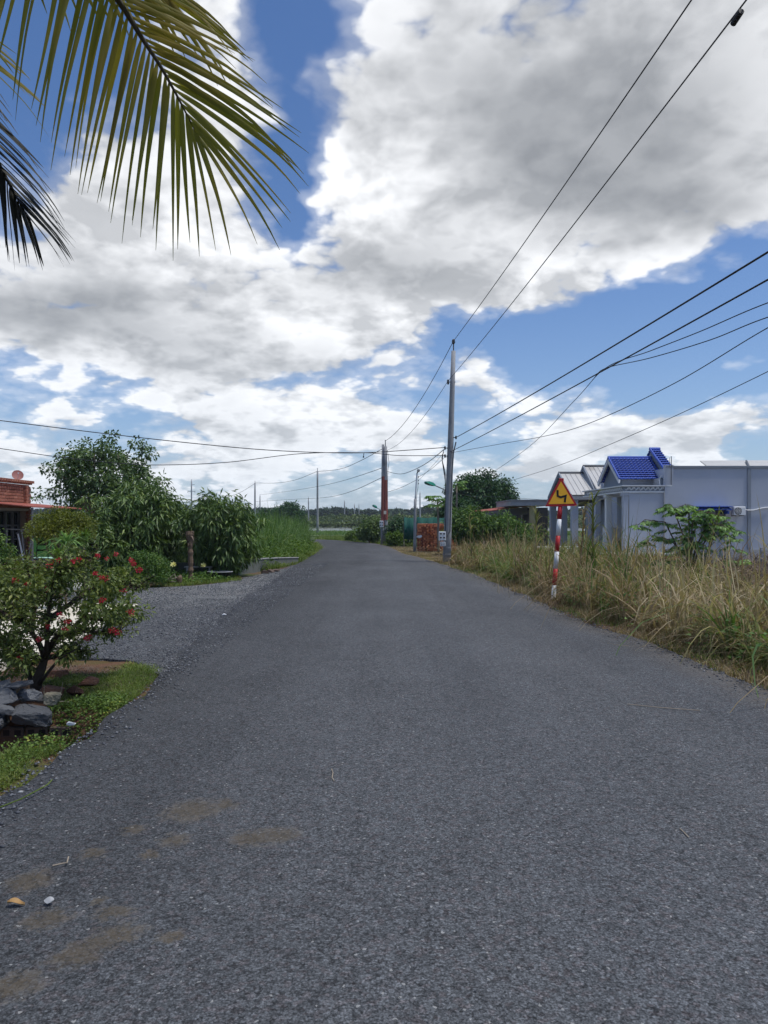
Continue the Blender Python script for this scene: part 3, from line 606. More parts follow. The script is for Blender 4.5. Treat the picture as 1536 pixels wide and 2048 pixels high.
def aircon():
    c = at(1477, 1022, 25.25); a = empty('air_conditioner', c, 'white outdoor air conditioner unit mounted high on the blue grey wall', 'air conditioner')
    m = MB(); m.box(c, (.40, .2, .29)); m.build('casing', MT['whitesteel'], a, bevel=.012)
    mt = Matrix.Translation(c+Vector((-.06, -.104, 0))) @ Matrix.Rotation(R(90), 4, 'X')
    m = MB(); m.lathe([(.0, -.002), (.112, -.002), (.118, .004), (.125, .004), (.125, -.004)], 20, mt); m.build('fan_ring', MT['darkgrey'], a)
    m = MB()
    for k in range(10): m.tube([c+Vector((-.06, -.112, 0))+Vector((math.cos(k*math.pi/5), 0, math.sin(k*math.pi/5)))*r for r in (.02, .115)], .004, 4)
    for r in (.035, .065, .095): m.tube([c+Vector((-.06+r*math.cos(j*.4488), -.112, r*math.sin(j*.4488))) for j in range(15)], .003, 4)
    m.build('fan_grille', MT['whitesteel'], a)
    m = MB()
    for x in (-.13, .13): m = MB(); m.box(c+Vector((x, .06, -.16)), (.03, .32, .025)); m.box(c+Vector((x, .21, -.08)), (.03, .03, .2)); m.build('bracket', MT['darkgrey'], a)
    p = [c+Vector(v) for v in ((.21, 0, .06), (.35, .1, .03), (.6, .2, .03), (.9, .2, .10), (1.2, .2, .14))]
    m = MB(); m.tube(p, .022, 6); m.build('pipe', MT['white'], a)
aircon()
def house_grey():
    h = empty('gabled_house', (8.25, 32.5, 0), 'grey gabled house with pale sheet roofs left of the blue roofed house', 'house')
    yN, yF, yR, zE, zR_ = 32.6, 37.0, 34.8, 2.66, 3.74
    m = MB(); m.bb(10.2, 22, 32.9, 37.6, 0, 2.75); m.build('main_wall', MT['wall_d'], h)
    def slope(x0, x1, ya, za, yb, zb, name='sheet_roof'):
        b = MB(); n = Vector((0, -(zb-za), yb-ya)).normalized()*.03
        b.add([(x0, ya, za), (x1, ya, za), (x1, yb, zb), (x0, yb, zb)]+[(x0, ya-n.y, za-abs(n.z)), (x1, ya-n.y, za-abs(n.z)), (x1, yb, zb-.04), (x0, yb, zb-.04)],
              [(0, 1, 2, 3), (7, 6, 5, 4), (0, 4, 5, 1), (1, 5, 6, 2), (3, 7, 4, 0)]); rf = b.build(name, MT['sheet'], h)
        k = int((x1-x0)/.2); sd = MB()
        for i in range(k+1):
            x = x0+.02+(x1-x0-.04)*i/k; sd.tube([(x, ya, za+.012), (x, yb, zb+.012)], .012, 4)
        sd.build('roof_rib', MT['sheet'], rf)
    slope(8.25, 9.45, yN, zE, yR, zR_); slope(8.25, 9.45, yF, zE, yR, zR_)
    slope(9.40, 22, yN-.2, zE+.05, yR, zR_+.32); slope(9.40, 22, yF+.2, zE+.05, yR, zR_+.32)
    for x, dz in ((8.22, 0), (9.37, .32)):
        m = MB()
        for y in (yN, yF):
            a = Vector((x, y, zE)); b = Vector((x, yR, zR_+dz)); dv = b-a; m.box((a+b)/2+Vector((0, 0, -.06)), (.07, dv.length, .2), Matrix.Rotation(math.atan2(dv.z, dv.y), 3, 'X'))
        m.build('verge_board', MT['wall_d'], h)
        m = MB(); m.tube([(x-.02, yR, zR_+dz+.04), (x+1.2, yR, zR_+dz+.04)], .05, 6); m.build('ridge_cap', MT['darkgrey'], h)
    for x0, dz in ((8.4, 0), (9.5, .32)):
        g = MB(); g.prism([(yN+.15, 2.2), (yF-.15, 2.2), (yF-.15, zE), (yR, zR_+dz-.12), (yN+.15, zE)], x0, x0+.12, lambda a, b, c: (c, a, b)); g.build('gable_wall', MT['wall_d'], h)
    m = MB(); m.bb(8.2, 10.2, 32.5, 37.2, 2.44, 2.60); m.build('porch_beam', MT['plinth'], h)
    for y in (32.75, 34.7, 36.9): m = MB(); m.box((8.42, y, 1.22), (.28, .28, 2.43)); m.build('porch_column', MT['wall'], h)
    m = MB(); m.bb(10.16, 10.198, 33.6, 35.2, .1, 2.1); m.build('door', MT['dark'], h)
    m = MB(); m.bb(9.0, 9.2, 32.7, 33.0, 0, 2.3); m.build('porch_pier', MT['wall'], h)
house_grey()
def shed():
    s = empty('lean_to_shed', (6.0, 40, 0), 'dark open lean to with low sheet roof between the round tree and the grey house', 'shed')
    a, b = at(963, 1023, 41), at(1055, 1012, 40)
    m = MB(); m.add([(a.x, 40, a.z), (b.x, 40, b.z), (b.x, 46, b.z+.1), (a.x, 46, a.z+.1), (a.x, 40, a.z-.03), (b.x, 40, b.z-.03), (b.x, 46, b.z+.07), (a.x, 46, a.z+.07)], [(0, 1, 2, 3), (7, 6, 5, 4), (0, 4, 5, 1), (1, 5, 6, 2), (2, 6, 7, 3), (3, 7, 4, 0)]); m.build('sheet_roof', MT['rust'], s)
    m = MB(); m.add([(a.x, 39.97, a.z-.04), (b.x, 39.97, b.z-.05), (b.x, 39.97, b.z-.46), (a.x, 39.97, a.z-.32), (a.x, 40.0, a.z-.04), (b.x, 40.0, b.z-.05), (b.x, 40.0, b.z-.46), (a.x, 40.0, a.z-.32)], [(0, 1, 2, 3), (7, 6, 5, 4), (3, 2, 6, 7), (0, 3, 7, 4), (1, 5, 6, 2)]); m.build('fascia', MT['darkgrey'], s)
    for px in (968, 1043): c = at(px, 1042, 40.2); m = MB(); m.tube([(c.x, 40.2, 0), (c.x, 40.2, 1.95)], .045, 8); m.build('post', MT['plinth'], s)
    m = MB(); m.bb(a.x, b.x+1.5, 45.6, 45.75, 0, 2.0); m.build('back_wall', MT['dark'], s)  # near-black colour paints in the shade beneath the roof
    m = MB(); m.tube([(b.x-.9, 40.1, 1.05), (b.x+.3, 40.1, 1.08)], .02, 6); m.build('rail', MT['darkgrey'], s)
    c = empty('carport', (7.6, 38.5, 0), 'flat grey carport roof on a faded yellow pillar beside the grey gabled house', 'carport')
    a, b = at(1022, 1003, 38.5), at(1098, 1000, 38.5)
    m = MB(); m.bb(a.x, b.x, 38.5, 43.5, a.z-.22, a.z+.05); m.build('flat_roof', MT['plinth'], c)
    m = MB(); m.bb(a.x-.05, b.x+.05, 38.44, 43.6, a.z+.052, a.z+.1); m.build('roof_edge', MT['wall_d'], c)
    p_ = at(1065, 1042, 38.8); m = MB(); m.box((p_.x, 38.8, (a.z-.22)/2), (.28, .28, a.z-.22)); m.build('pillar', MT['yel_wall'], c)
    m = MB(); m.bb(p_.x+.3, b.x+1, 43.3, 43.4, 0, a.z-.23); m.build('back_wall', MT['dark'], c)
    # wheel of a cart leaning in the shade
    w = at(1085, 1058, 37.8); w = Vector((w.x, 37.8, .42)); e = empty('cart_wheel', (w.x, 37.8, 0), 'dark wheel standing in the shade under the flat carport roof', 'wheel')
    m = MB(); m.tube([w+Vector((.4*math.cos(j*.3307), 0, .4*math.sin(j*.3307))) for j in range(20)], .035, 8); m.build('tyre', MT['black'], e)
    m = MB()
    for j in range(8): m.tube([w, w+Vector((.38*math.cos(j*.785), 0, .38*math.sin(j*.785)))], .01, 5)
    m.build('spokes', MT['darkgrey'], e)
shed()
def terrace():
    tr = empty('terrace', (7.4, 27, 0), 'raised concrete porch terrace with red brick edge before the blue roofed house', 'terrace')
    m = MB(); m.bb(6.42, 9.7, 24.62, 31.8, 0, .36); m.build('core', MT['concrete_l'], tr)
    m = MB(); m.bb(6.33, 9.7, 24.5, 31.8, .362, .42); m.build('slab', MT['concrete_l'], tr)
    me = None
    for r in range(4):
        for i in range(15):
            x = 6.44+i*.218+(.1 if r % 2 else 0)
            if me is None:
                b = MB(); b.box((0, 0, 0), (.2, .1, .078)); o = b.build('brick', MT['brick'], tr, bevel=.006); me = o.data; o.matrix_parent_inverse = Matrix.Identity(4)
            else: o = bpy.data.objects.new('brick', me); col.objects.link(o); o.parent = tr
            o.location = Vector((x+.1, 24.575+random.uniform(-.006, .006), .045+r*.088))-tr.location
terrace()
for i, (px, top, Y, hh) in enumerate([(1272, 1100, 21, .7), (1443, 1097, 21.5, .72), (1524, 1099, 20, .74)]):
    c = at(px, top, Y); e = empty('fence_post', (c.x, Y, 0), ['short grey concrete fence post in the grass near the porch', 'short grey concrete fence post behind the wild shrub below the window', 'short grey concrete fence post at the right edge by the dead branches'][i], 'post', 'concrete posts before the house')
    m = MB(); m.box((c.x, Y, c.z/2), (.1, .1, c.z)); m.build('shaft', MT['wall_d'], e, bevel=.01)
    m = MB(); m.box((c.x, Y, c.z+.02), (.075, .075, .04)); m.build('cap', MT['concrete'], e)
# --- brick outbuilding on the left: the face towards the road lies along Y
def brick_house():
    BX = -10.0; h = empty('brick_house', (BX, 20, 0), 'red brick building with parapet and dark glazed door at the left edge', 'house')
    m = MB(); m.bb(-15, BX-.03, 12, 21.0, 1.85, 2.47); m.build('parapet_core', MT['mortar'], h)
    m = MB(); m.bb(-15, BX-.05, 20.75, 21.0, 0, 1.848); m.bb(-15, BX-.05, 12, 19.2, 0, 1.848); m.bb(-15, -13, 19.2, 20.75, 0, 1.848); m.build('wall_core', MT['mortar'], h)
    b = MB(); b.box((0, 0, 0), (.1, .205, .07)); o0 = b.build('brick', MT['brick_d'], h, bevel=.005); o0.matrix_parent_inverse = Matrix.Identity(4)
    used = [False]
    def br(y, z, dx=0.0, turn=False):
        o = o0 if not used[0] else o0.copy()
        if used[0]: col.objects.link(o)
        used[0] = True
        o.location = Vector((BX-.035+dx+random.uniform(-.004, .004), y, z))-h.location
        if turn: o.rotation_euler = (0, 0, R(90))
    for r in range(9):
        z = 1.89+r*.083
        for i in range(12):
            y = 18.45+i*.217+(.108 if r % 2 else 0)
            if y < 20.92: br(y, z, .035 if r == 8 else 0)
    for i in range(20): br(18.4+i*.13, 2.59, .05, True)              # toothed coping course
    for r in range(7):
        br(20.55, 1.93+r*.083, .035, True); br(18.9, 1.93+r*.083, .035, True)
    for r in range(22): br(20.87, .05+r*.083, .0, bool(r % 2))
    for r in range(22): br(19.08, .05+r*.083, .0, bool(r % 2))
    # glazed door
    g = MB(); g.bb(BX-.30, BX-.27, 19.2, 20.75, .05, 1.75); dr = g.build('glazed_door', MT['glass'], h)
    m = MB()
    for y in (19.22, 19.6, 19.98, 20.36, 20.73): m.bb(BX-.26, BX-.2, y-.035, y+.035, .05, 1.8)
    for z in (.1, .55, 1.0, 1.38, 1.76): m.bb(BX-.25, BX-.21, 19.2, 20.75, z-.025, z+.025)
    m.build('door_frame', MT['darkgrey'], dr)
    m = MB(); m.bb(BX-.4, BX+.02, 19.1, 20.9, 1.78, 1.845); m.build('lintel', MT['concrete_l'], h)
    m = MB(); m.add([(BX-.05, 18.2, 2.0), (BX-.05, 21.4, 2.0), (BX+1.35, 21.4, 1.86), (BX+1.35, 18.2, 1.86), (BX-.05, 18.2, 1.975), (BX-.05, 21.4, 1.975), (BX+1.35, 21.4, 1.835), (BX+1.35, 18.2, 1.835)], [(0, 1, 2, 3), (7, 6, 5, 4), (0, 4, 5, 1), (1, 5, 6, 2), (2, 6, 7, 3), (3, 7, 4, 0)]); m.build('awning_sheet', MT['rust'], h)
    m = MB(); m.tube([(BX+1.3, 18.3, 0), (BX+1.3, 18.3, 1.83)], .03, 6); m.tube([(BX+1.3, 21.3, 0), (BX+1.3, 21.3, 1.83)], .03, 6); m.build('awning_post', MT['darkgrey'], h)
    # dish on the parapet
    c = at(50, 951, 20.4); c = Vector((-10.05, 20.3, c.z)); e = empty('satellite_dish', (c.x, c.y, 2.6), 'rust red satellite dish on top of the brick parapet', 'satellite dish')
    ax = Vector((.5, -.78, .42)).normalized(); mt = Matrix.Translation(c) @ ax.to_track_quat('Z', 'Y').to_matrix().to_4x4()
    prof = [(r, .9*r*r) for r in (0.001, .04, .08, .12, .145)]+[(.148, .021), (.145, .012)]+[(r, .9*r*r-.006) for r in (.12, .08, .04, .001)]
    m = MB(); m.lathe(prof, 28, mt); m.build('dish', MT['dish'], e, smooth=True)
    m = MB(); m.tube([c-ax*.01, c-ax*.06+Vector((0, 0, -.05)), Vector((c.x+.03, c.y, 2.62))], .012, 6); m.build('mast', MT['darkgrey'], e)
    m = MB(); m.tube([c+ax*.02+Vector((0, 0, -.14)), c+ax*.16+Vector((0, 0, -.02))], .006, 5); m.box(c+ax*.165+Vector((0, 0, -.015)), (.03, .03, .03)); m.build('feed_arm', MT['white'], e)
    # bits and pieces under the awning
    e = empty('leaning_pole', (-8.95, 18.9, 0), 'white pole leaning against the brick building', 'pole')
    m = MB(); m.tube([at(50, 1135, 19), at(36, 1068, 19.3)], .022, 8); m.build('shaft', MT['white'], e); m = MB(); m.tube([at(36, 1068, 19.3), at(33, 1066, 19.3)], .03, 8); m.build('tip', MT['darkgrey'], e)
    e = empty('steel_trestle', (-9.2, 19.3, 0), 'grey steel trestle frame before the glazed door of the brick building', 'trestle')
    for (a, b_) in (((43, 1060), (52, 1140)), ((64, 1062), (54, 1140)), ((12, 1058), (64, 1060)), ((14, 1058), (12, 1142))):
        m = MB(); m.tube([at(*a, 19.4), at(*b_, 19.3)], .018, 6); m.build('bar', MT['concrete'], e)
    e = empty('green_screen', (-11.5, 25, 0), 'bright green shade screen between the brick building and the trees', 'screen')
    a, b_ = at(62, 1072, 25), at(112, 1118, 25)
    m = MB(); m.bb(a.x, b_.x, 25, 25.03, b_.z, a.z); m.build('fabric', MT['lawn'], e)
    for x in (a.x, (a.x+b_.x)/2, b_.x): m = MB(); m.tube([(x, 25.06, 0), (x, 25.06, a.z+.03)], .025, 6); m.build('post', MT['darkgrey'], e)
    c = at(86, 1116, 21.8); e = empty('garden_table', (c.x, 21.8, 0), 'mint green garden table beside the brick building', 'table')
    zt = c.z; m = MB(); m.box((c.x, 21.8, zt), (.62, .5, .03)); m.build('tabletop', MT['mint'], e, bevel=.006)
    for sx_ in (-1, 1):
        for sy_ in (-1, 1): m = MB(); m.tube([(c.x+sx_*.26, 21.8+sy_*.2, .03), (c.x+sx_*.27, 21.8+sy_*.21, zt)], .014, 6); m.build('leg', MT['mint'], e)
    c = at(78, 1130, 20.6); e = empty('metal_chair', (c.x, 20.6, 0), 'black metal chair by the mint green garden table', 'chair')
    for sx_ in (-1, 1):
        m = MB(); m.tube([(c.x+sx_*.18, 20.4, .03), (c.x+sx_*.17, 20.42, .42)], .012, 6); m.build('leg', MT['black'], e)
        m = MB(); m.tube([(c.x+sx_*.19, 20.82, .03), (c.x+sx_*.17, 20.78, .42), (c.x+sx_*.15, 20.84, .98)], .012, 6); m.build('leg', MT['black'], e)
    m = MB(); m.box((c.x, 20.6, .43), (.38, .38, .025)); m.build('seat', MT['black'], e)
    m = MB(); m.box((c.x, 20.83, .88), (.32, .02, .14)); m.box((c.x, 20.81, .68), (.32, .02, .05)); m.build('backrest', MT['black'], e)
brick_house()
# ================================================================== STREET FURNITURE
def warning_sign():
    b = Vector((3.39, 14.8, 0)); s = empty('warning_sign', b, 'yellow triangular double bend warning sign on a leaning red and white banded post', 'road sign')
    k = .01; rot = Matrix.Rotation(R(4.3), 4, 'Y'); T = Matrix.Translation(b) @ rot
    def tr(x, y, z): return T @ Vector((x, y, z))
    zs = [-.35, .22, .55, .89, 1.21, 1.54, 1.80]; cols = ['white', 'red', 'white', 'red', 'white', 'red']
    for i in range(6):
        m = MB(); m.tube([tr(0, 0, zs[i]), tr(0, 0, zs[i+1]-.0005)], .046, 16); o = m.build('post_band', MT[cols[i]], s, smooth=True); o['label'] = ('red' if cols[i] == 'red' else 'white')+' painted band of the post'
        o.data.polygons.foreach_set('use_smooth', [len(q.vertices) == 4 for q in o.data.polygons])
    m = MB(); m.tube([tr(0, .0, 1.80), tr(0, .0, 2.36)], .03, 10); m.build('plate_stem', MT['red'], s)
    # plate in its own plane: bottom edge slightly off level as in the photo
    R2 = Matrix.Rotation(R(-1.0), 4, 'Y')
    def pl(x, z, y): return tr(0, 0, 1.80) + (R2 @ Vector((x, y, z)))
    tri = [(-.305, .0), (.325, -.0), (.325, .012), (.03, .545), (-.01, .545), (-.305, .012)]
    m = MB(); m.prism(tri, -.052, -.046, lambda a, c, y: pl(a, c, y)); m.build('plate', MT['red'], s)
    inn = [(-.246, .046), (.266, .046), (.01, .492)]
    m = MB(); m.prism(inn, -.055, -.0525, lambda a, c, y: pl(a, c, y)); m.build('plate_face', MT['yellow'], s)
    pts = [(-.062, .325), (-.060, .205), (-.005, .178), (.098, .205), (.078, .075)]; m = MB(); hw = .0205; V = []
    for i, q in enumerate(pts):
        q = Vector(q); a = (q-Vector(pts[i-1])).normalized() if i else None; c = (Vector(pts[i+1])-q).normalized() if i < len(pts)-1 else None
        na = Vector((-a.y, a.x)) if a else None; nc = Vector((-c.y, c.x)) if c else None
        n = (na+nc).normalized() if na and nc else (na or nc); sc_ = hw/max(.5, n.dot(na if na else nc)); V += [q+n*sc_, q-n*sc_]
    vs = [pl(v.x, v.y, -.0575) for v in V]+[pl(v.x, v.y, -.0553) for v in V]; n2 = len(V); fs = []
    for i in range(len(pts)-1):
        a = 2*i; fs += [(a, a+1, a+3, a+2), (a+n2, a+2+n2, a+3+n2, a+1+n2), (a, a+2, a+2+n2, a+n2), (a+1, a+1+n2, a+3+n2, a+3)]
    fs += [(0, n2, n2+1, 1), (n2-2, n2-1, 2*n2-1, 2*n2-2)]
    m.add(vs, fs); m.build('bend_symbol', MT['black'], s)
    m = MB()
    for z in (.08, .36): m.box(pl(0, z, -.02), (.10, .05, .03))
    m.build('clamp', MT['darkgrey'], s)
    m = MB(); m.tube([pl(-.02, .548, -.03), pl(.03, .548, -.03)], .012, 6); m.build('top_cap', MT['red'], s)
warning_sign()
def shaft(e, b, tp, r0, r1, mat=None, name='shaft', n=16):
    m = MB(); k = 6; m.tube([Vector(b).lerp(Vector(tp), i/k) for i in range(k+1)], [r0+(r1-r0)*i/k for i in range(k+1)], n)
    o = m.build(name, mat or MT['concrete'], e, smooth=True); return o
def insul(e, c, r=.05, axis=Vector((0, 0, 1))):
    mt = Matrix.Translation(c) @ axis.to_track_quat('Z', 'Y').to_matrix().to_4x4()
    m = MB(); m.lathe([(.001, -.09), (r*.5, -.09), (r*.6, -.05), (r, -.045), (r*.65, -.015), (r, .0), (r*.65, .03), (r*.9, .05), (r*.4, .09), (.001, .09)], 12, mt); m.build('insulator', MT['darkgrey'], e, smooth=True)
def lampgreen(e, a, b, tip):
    m = MB(); m.tube([a, a.lerp(b, .5)+Vector((0, 0, .01)), b], .022, 8); arm = m.build('lamp_arm', MT['concrete'], e)
    dv = (tip-b); ln = dv.length; ax = dv.normalized(); sd = ax.cross(Vector((0, 0, 1))).normalized(); up = sd.cross(ax)
    m = MB(); secs = [(0, .035, .04), (.12, .06, .06), (.35, .10, .085), (.8, .12, .075), (1.0, .07, .03)]; vs = []; fs = []
    for (s_, w, hh) in secs:
        c = b+ax*ln*s_; vs += [c+sd*w*x+up*hh*z for x, z in ((-1, -.6), (-.75, .7), (.75, .7), (1, -.6))]
    for i in range(len(secs)-1): fs += [(i*4+j, i*4+(j+1) % 4, i*4+4+(j+1) % 4, i*4+4+j) for j in range(4)]
    fs += [(0, 1, 2, 3), (16, 17, 18, 19)]; m.add(vs, fs); hd = m.build('lamp_head', MT['green'], e)
    c = b+ax*ln*.55-up*.06; m = MB(); m.box(c, (.12, .08, .015)); m.build('lamp_lens', MT['whitesteel'], hd)
def meterbox(e, c, w, hh, dpt=.18):
    m = MB(); m.box(c, (w, dpt, hh)); bx = m.build('meter_box', MT['white'], e, bevel=.01)
    for i in (-1, 1):
        for j in (-1, 1):
            m = MB(); m.box(c+Vector((i*w*.24, -dpt/2-.006, j*hh*.22+hh*.04)), (w*.26, .01, hh*.16)); m.build('meter_window', MT['black'], bx)
def pole_main():
    Y = 27; b = at(893, 1124, Y); b.z = 0; tp = at(907, 702, Y); e = empty('utility_pole', b, 'nearest tall concrete utility pole with meter boxes standing in the dry grass', 'utility pole', 'utility poles')
    shaft(e, b-Vector((0, 0, .3)), tp, .152, .078)
    pin = at(907, 686, Y); m = MB(); m.tube([tp, pin], .022, 8); m.build('top_pin', MT['darkgrey'], e); insul(e, pin+Vector((0, 0, .05)), .07)
    c = at(899, 764, Y-.05); m = MB(); m.tube([c+Vector((-.06, 0, 0)), c+Vector((.22, 0, 0))], .015, 6); m.build('bracket', MT['darkgrey'], e); insul(e, c+Vector((-.05, 0, 0)), .055)
    for (px, py, dx) in ((912, 875, .1), (890, 896, -.12), (890, 912, -.12)):
        c = at(px, py, Y-.08); m = MB(); m.tube([c, c+Vector((-dx*1.6, .05, 0))], .018, 6); m.tube([c+Vector((0, 0, -.06)), c+Vector((0, 0, .06))], .03, 8); m.build('cable_clamp', MT['cable'], e)
    m = MB(); m.tube([at(912, 884, Y-.16), at(907, 905, Y-.16), at(904, 950, Y-.18), at(902, 1000, Y-.2), at(900, 1062, Y-.22), at(893, 1075, Y-.24)], .026, 6); m.build('conduit', MT['darkgrey'], e)
    m = MB()
    for k in range(5): m.tube([at(888-k*.6, 898+3*k, Y-.1), at(884+random.uniform(-1, 2), 916+2*k, Y-.12), at(890+random.uniform(-1, 1), 945+4*k, Y-.17), at(891, 985+6*k, Y-.17), at(891-k*.3, 1064, Y-.2)], .009, 5)
    m.build('cable_bundle', MT['cable'], e)
    for py in (915, 950, 1008, 1040, 1095, 1108): c = b.lerp(tp, (1124-py)/(1124-702)); r = .152+(.078-.152)*(1124-py)/422; m = MB(); m.tube([c-Vector((0, 0, .012)), c+Vector((0, 0, .012))], r+.006, 16); m.build('steel_band', MT['concrete'], e)
    meterbox(e, at(884.5, 1072, Y-.2), .25, .32); meterbox(e, at(885.5, 1088, Y-.2), .18, .16)
    lampgreen(e, at(893, 982, Y-.1), at(870, 971, Y-.5), at(851, 964, Y-.8))
pole_main()
def pole_pair():
    Y = 48; b = at(771.5, 1088, Y); b.z = 0; e = empty('utility_pole', b, 'pair of joined concrete poles painted red halfway at the end of the road', 'utility pole', 'utility poles')
    shaft(e, b, at(771, 893, Y), .145, .105); b2 = at(765, 1088, Y-.05); b2.z = 0; shaft(e, b2, at(766, 889, Y+.05), .13, .08)
    m = MB(); m.tube([at(771, 893, Y), at(770.5, 880, Y)], .03, 6); m.build('top_pin', MT['darkgrey'], e)
    for (px0, px1, y0, y1, r) in ((766.6, 765.6, 953, 1052, .112), (771.4, 771.4, 960, 1040, .128)):
        m = MB(); m.tube([at(px0, y0, Y-.01), at((px0+px1)/2, (y0+y1)/2, Y-.02), at(px1, y1, Y-.03)], [r+.008, r+.016, r+.02], 14); m.build('red_band', MT['brickred'], e)
    m = MB(); m.box(at(770, 1025, Y-.2), (.17, .02, .22)); m.build('notice_plate', MT['cream'], e)
    meterbox(e, at(763, 1048, Y-.22), .24, .42)
    lampgreen(e, at(763, 1021, Y-.1), at(754, 1016, Y-.4), at(746, 1010, Y-.6))
    m = MB(); m.tube([at(775, 900, Y-.1), at(778, 925, Y-.1), at(776, 940, Y-.1), at(774, 1000, Y-.15)], .014, 5); m.build('cable_bundle', MT['cable'], e)
MT['brickred'] = paint('faded_red_paint', (.25, .075, .058), .8, .2, 4, dirt=(.16, .08, .07))
pole_pair()
def pole_thin():
    Y = 36; b = at(829.5, 1103, Y); b.z = 0; e = empty('lamp_post', b, 'slender pole with pale upper tube and small lamp before the brick stack', 'lamp post')
    shaft(e, b, at(830.5, 998, Y), .085, .065, n=10); shaft(e, at(830.5, 999, Y), at(833.5, 948, Y), .04, .03, MT['white'], 'upper_tube', 10)
    m = MB(); m.tube([at(833.5, 948, Y), at(836, 943, Y)], .03, 6); m.build('neck', MT['darkgrey'], e)
    m = MB(); m.box(at(837, 941, Y-.05), (.14, .12, .13), Matrix.Rotation(R(20), 3, 'Y')); m.build('lamp_head', MT['plinth'], e, bevel=.015)
    for py in (954, 961, 967): m = MB(); m.box(at(836.5, py, Y-.02), (.05, .06, .07)); m.build('junction_box', MT['darkgrey'], e)
    m = MB(); m.tube([at(835.5, 948, Y), at(836, 975, Y), at(834, 985, Y), at(832, 1010, Y-.05)], .01, 5); m.build('cable_bundle', MT['cable'], e)
pole_thin()
def far_pole(px, top, label, hz=7.4, arms=False, r=.13):
    Y = F*(hz-H)/(HOR-top); b = at(px, HOR, Y); b.z = 0; e = empty('utility_pole', b, label, 'utility pole', 'utility poles')
    tp = at(px, top, Y); shaft(e, b, tp, r*1.15, r*.75, n=10); m = MB(); m.tube([tp, tp+Vector((0, 0, .35))], .035, 6); m.build('top_pin', MT['darkgrey'], e)
    if arms:
        m = MB(); z = tp.z-2.4; m.tube([(b.x-.85, Y, z), (b.x+.85, Y, z)], .05, 5); m.tube([(b.x, Y, tp.z-.9), (b.x+.7, Y, tp.z-.9)], .04, 5)
        for x in (-.8, 0.75): m.tube([(b.x+x, Y, z-.4), (b.x+x, Y, z+.15)], .04, 5)
        m.build('crossarm', MT['darkgrey'], e)
    return tp
P634 = far_pole(635, 942, 'tall grey pole at the outside of the bend left of the red banded poles')
P510 = far_pole(510, 966, 'concrete pole rising behind the tall green grass, beside a shorter one', r=.14)
far_pole(520, 992, 'shorter distant pole just right of the pole behind the tall grass', r=.15)
far_pole(617, 996, 'distant pole just left of the tall pole at the bend', r=.16)
far_pole(689, 1003, 'lone distant pole midway between the bend pole and the red banded poles', r=.2)
far_pole(709, 1009, 'left one of two close distant poles left of the red banded poles', r=.2)
far_pole(718, 1009, 'right one of two close distant poles left of the red banded poles', r=.2)
far_pole(840, 986, 'distant pole seen behind the slender lamp post', r=.16)
far_pole(383, 961, 'far power line mast with crossarms above the left trees', 10.5, True, .17)
# ------------------------------------------------------------------ overhead cables
def cable(label, pts, r=.012, twist=0, group='overhead cables'):
    P = [at(*q) if not isinstance(q, Vector) else q for q in pts]; out = []
    Q = [P[0]*2-P[1]]+P+[P[-1]*2-P[-2]]
    for i in range(1, len(Q)-2):
        k = 10
        for j in range(k+(1 if i == len(Q)-3 else 0)):
            s = j/k; a, b, c, d_ = Q[i-1:i+3]
            out.append(.5*((2*b)+(c-a)*s+(2*a-5*b+4*c-d_)*s*s+(3*b-a-3*c+d_)*s**3))
    m = MB(); m.tube(out, r, 6)
    o = m.build('overhead_cable', MT['cable'], smooth=True); return tag(o, label, 'cable', group)
def span(A, B, sag, n=10): return [A.lerp(B, i/n)-Vector((0, 0, 4*sag*(i/n)*(1-i/n))) for i in range(n+1)]
T1 = at(907, 682, 27); I1 = at(896, 762, 26.9); T2 = at(770.5, 882, 48)
cable('upper high wire running from the nearest pole top to the upper right corner', span(T1, Vector((5.45, -22, 8.25)), .53), .0105)
w2 = cable('lower high wire running from the pole side insulator to the upper right corner', span(I1, Vector((4.55, -22, 6.75)), .5), .0085)
m = MB(); m.tube([at(1466, 48, 6.75), at(1483, 22, 6.62)], .028, 8); o = m.build('line_spacer', MT['black']); o.parent = w2
cable('high wire dropping from the nearest pole top to the red banded poles', span(T1, T2, .55), .013)
cable('high wire from the side insulator down to the red banded poles', span(I1, at(775, 900, 48), .45), .009)
cable('thick topmost black cable leaving the nearest pole towards the right edge', span(at(912, 875, 26.9), Vector((6.85, -22, 5.2)), .34), .0125)
cable('second thick cable leaving the nearest pole towards the right edge', span(at(900, 904, 26.85), Vector((6.6, -22, 4.7)), .25), .0105)
J = at(1210, 737, 13.5)
cable('thin cable climbing from the round tree to a splice then to the right edge', [at(975, 952, 34), at(1060, 892, 25), at(1150, 800, 16.5), J, at(1300, 702, 11.7), at(1400, 663, 10.4), at(1540, 604, 9), at(1800, 520, 7)], .007)
cable('thin cable leaving the splice just below its twin towards the right edge', [at(1185, 760, 14.2), J, at(1300, 716, 11.7), at(1420, 680, 10.4), at(1540, 633, 9), at(1800, 560, 7)], .007)
cable('lower service cable from the nearest pole sagging to the right edge', [at(900, 906, 26.8), at(1000, 888, 22), at(1100, 870, 18), at(1190, 842, 15.4), at(1350, 766, 12), at(1540, 653, 9.6), at(1800, 520, 7.5)], .007)
cable('lowest service cable crossing in front of the house roofs to the right edge', [at(940, 985, 40), at(1020, 962, 34), at(1120, 930, 28), at(1210, 893, 23), at(1350, 832, 18), at(1540, 741, 14), at(1800, 610, 10.5)], .008)
cable('upper cable crossing the sky on the left to the nearest pole', [at(-500, 785, 22.5), at(-250, 810, 23), at(0, 841, 23.7), at(200, 866, 24.4), at(380, 886, 25), at(520, 899, 25.6), at(640, 905, 26.1), at(728, 905.5, 26.5), at(820, 900, 26.8), at(889, 895, 27)], .015)
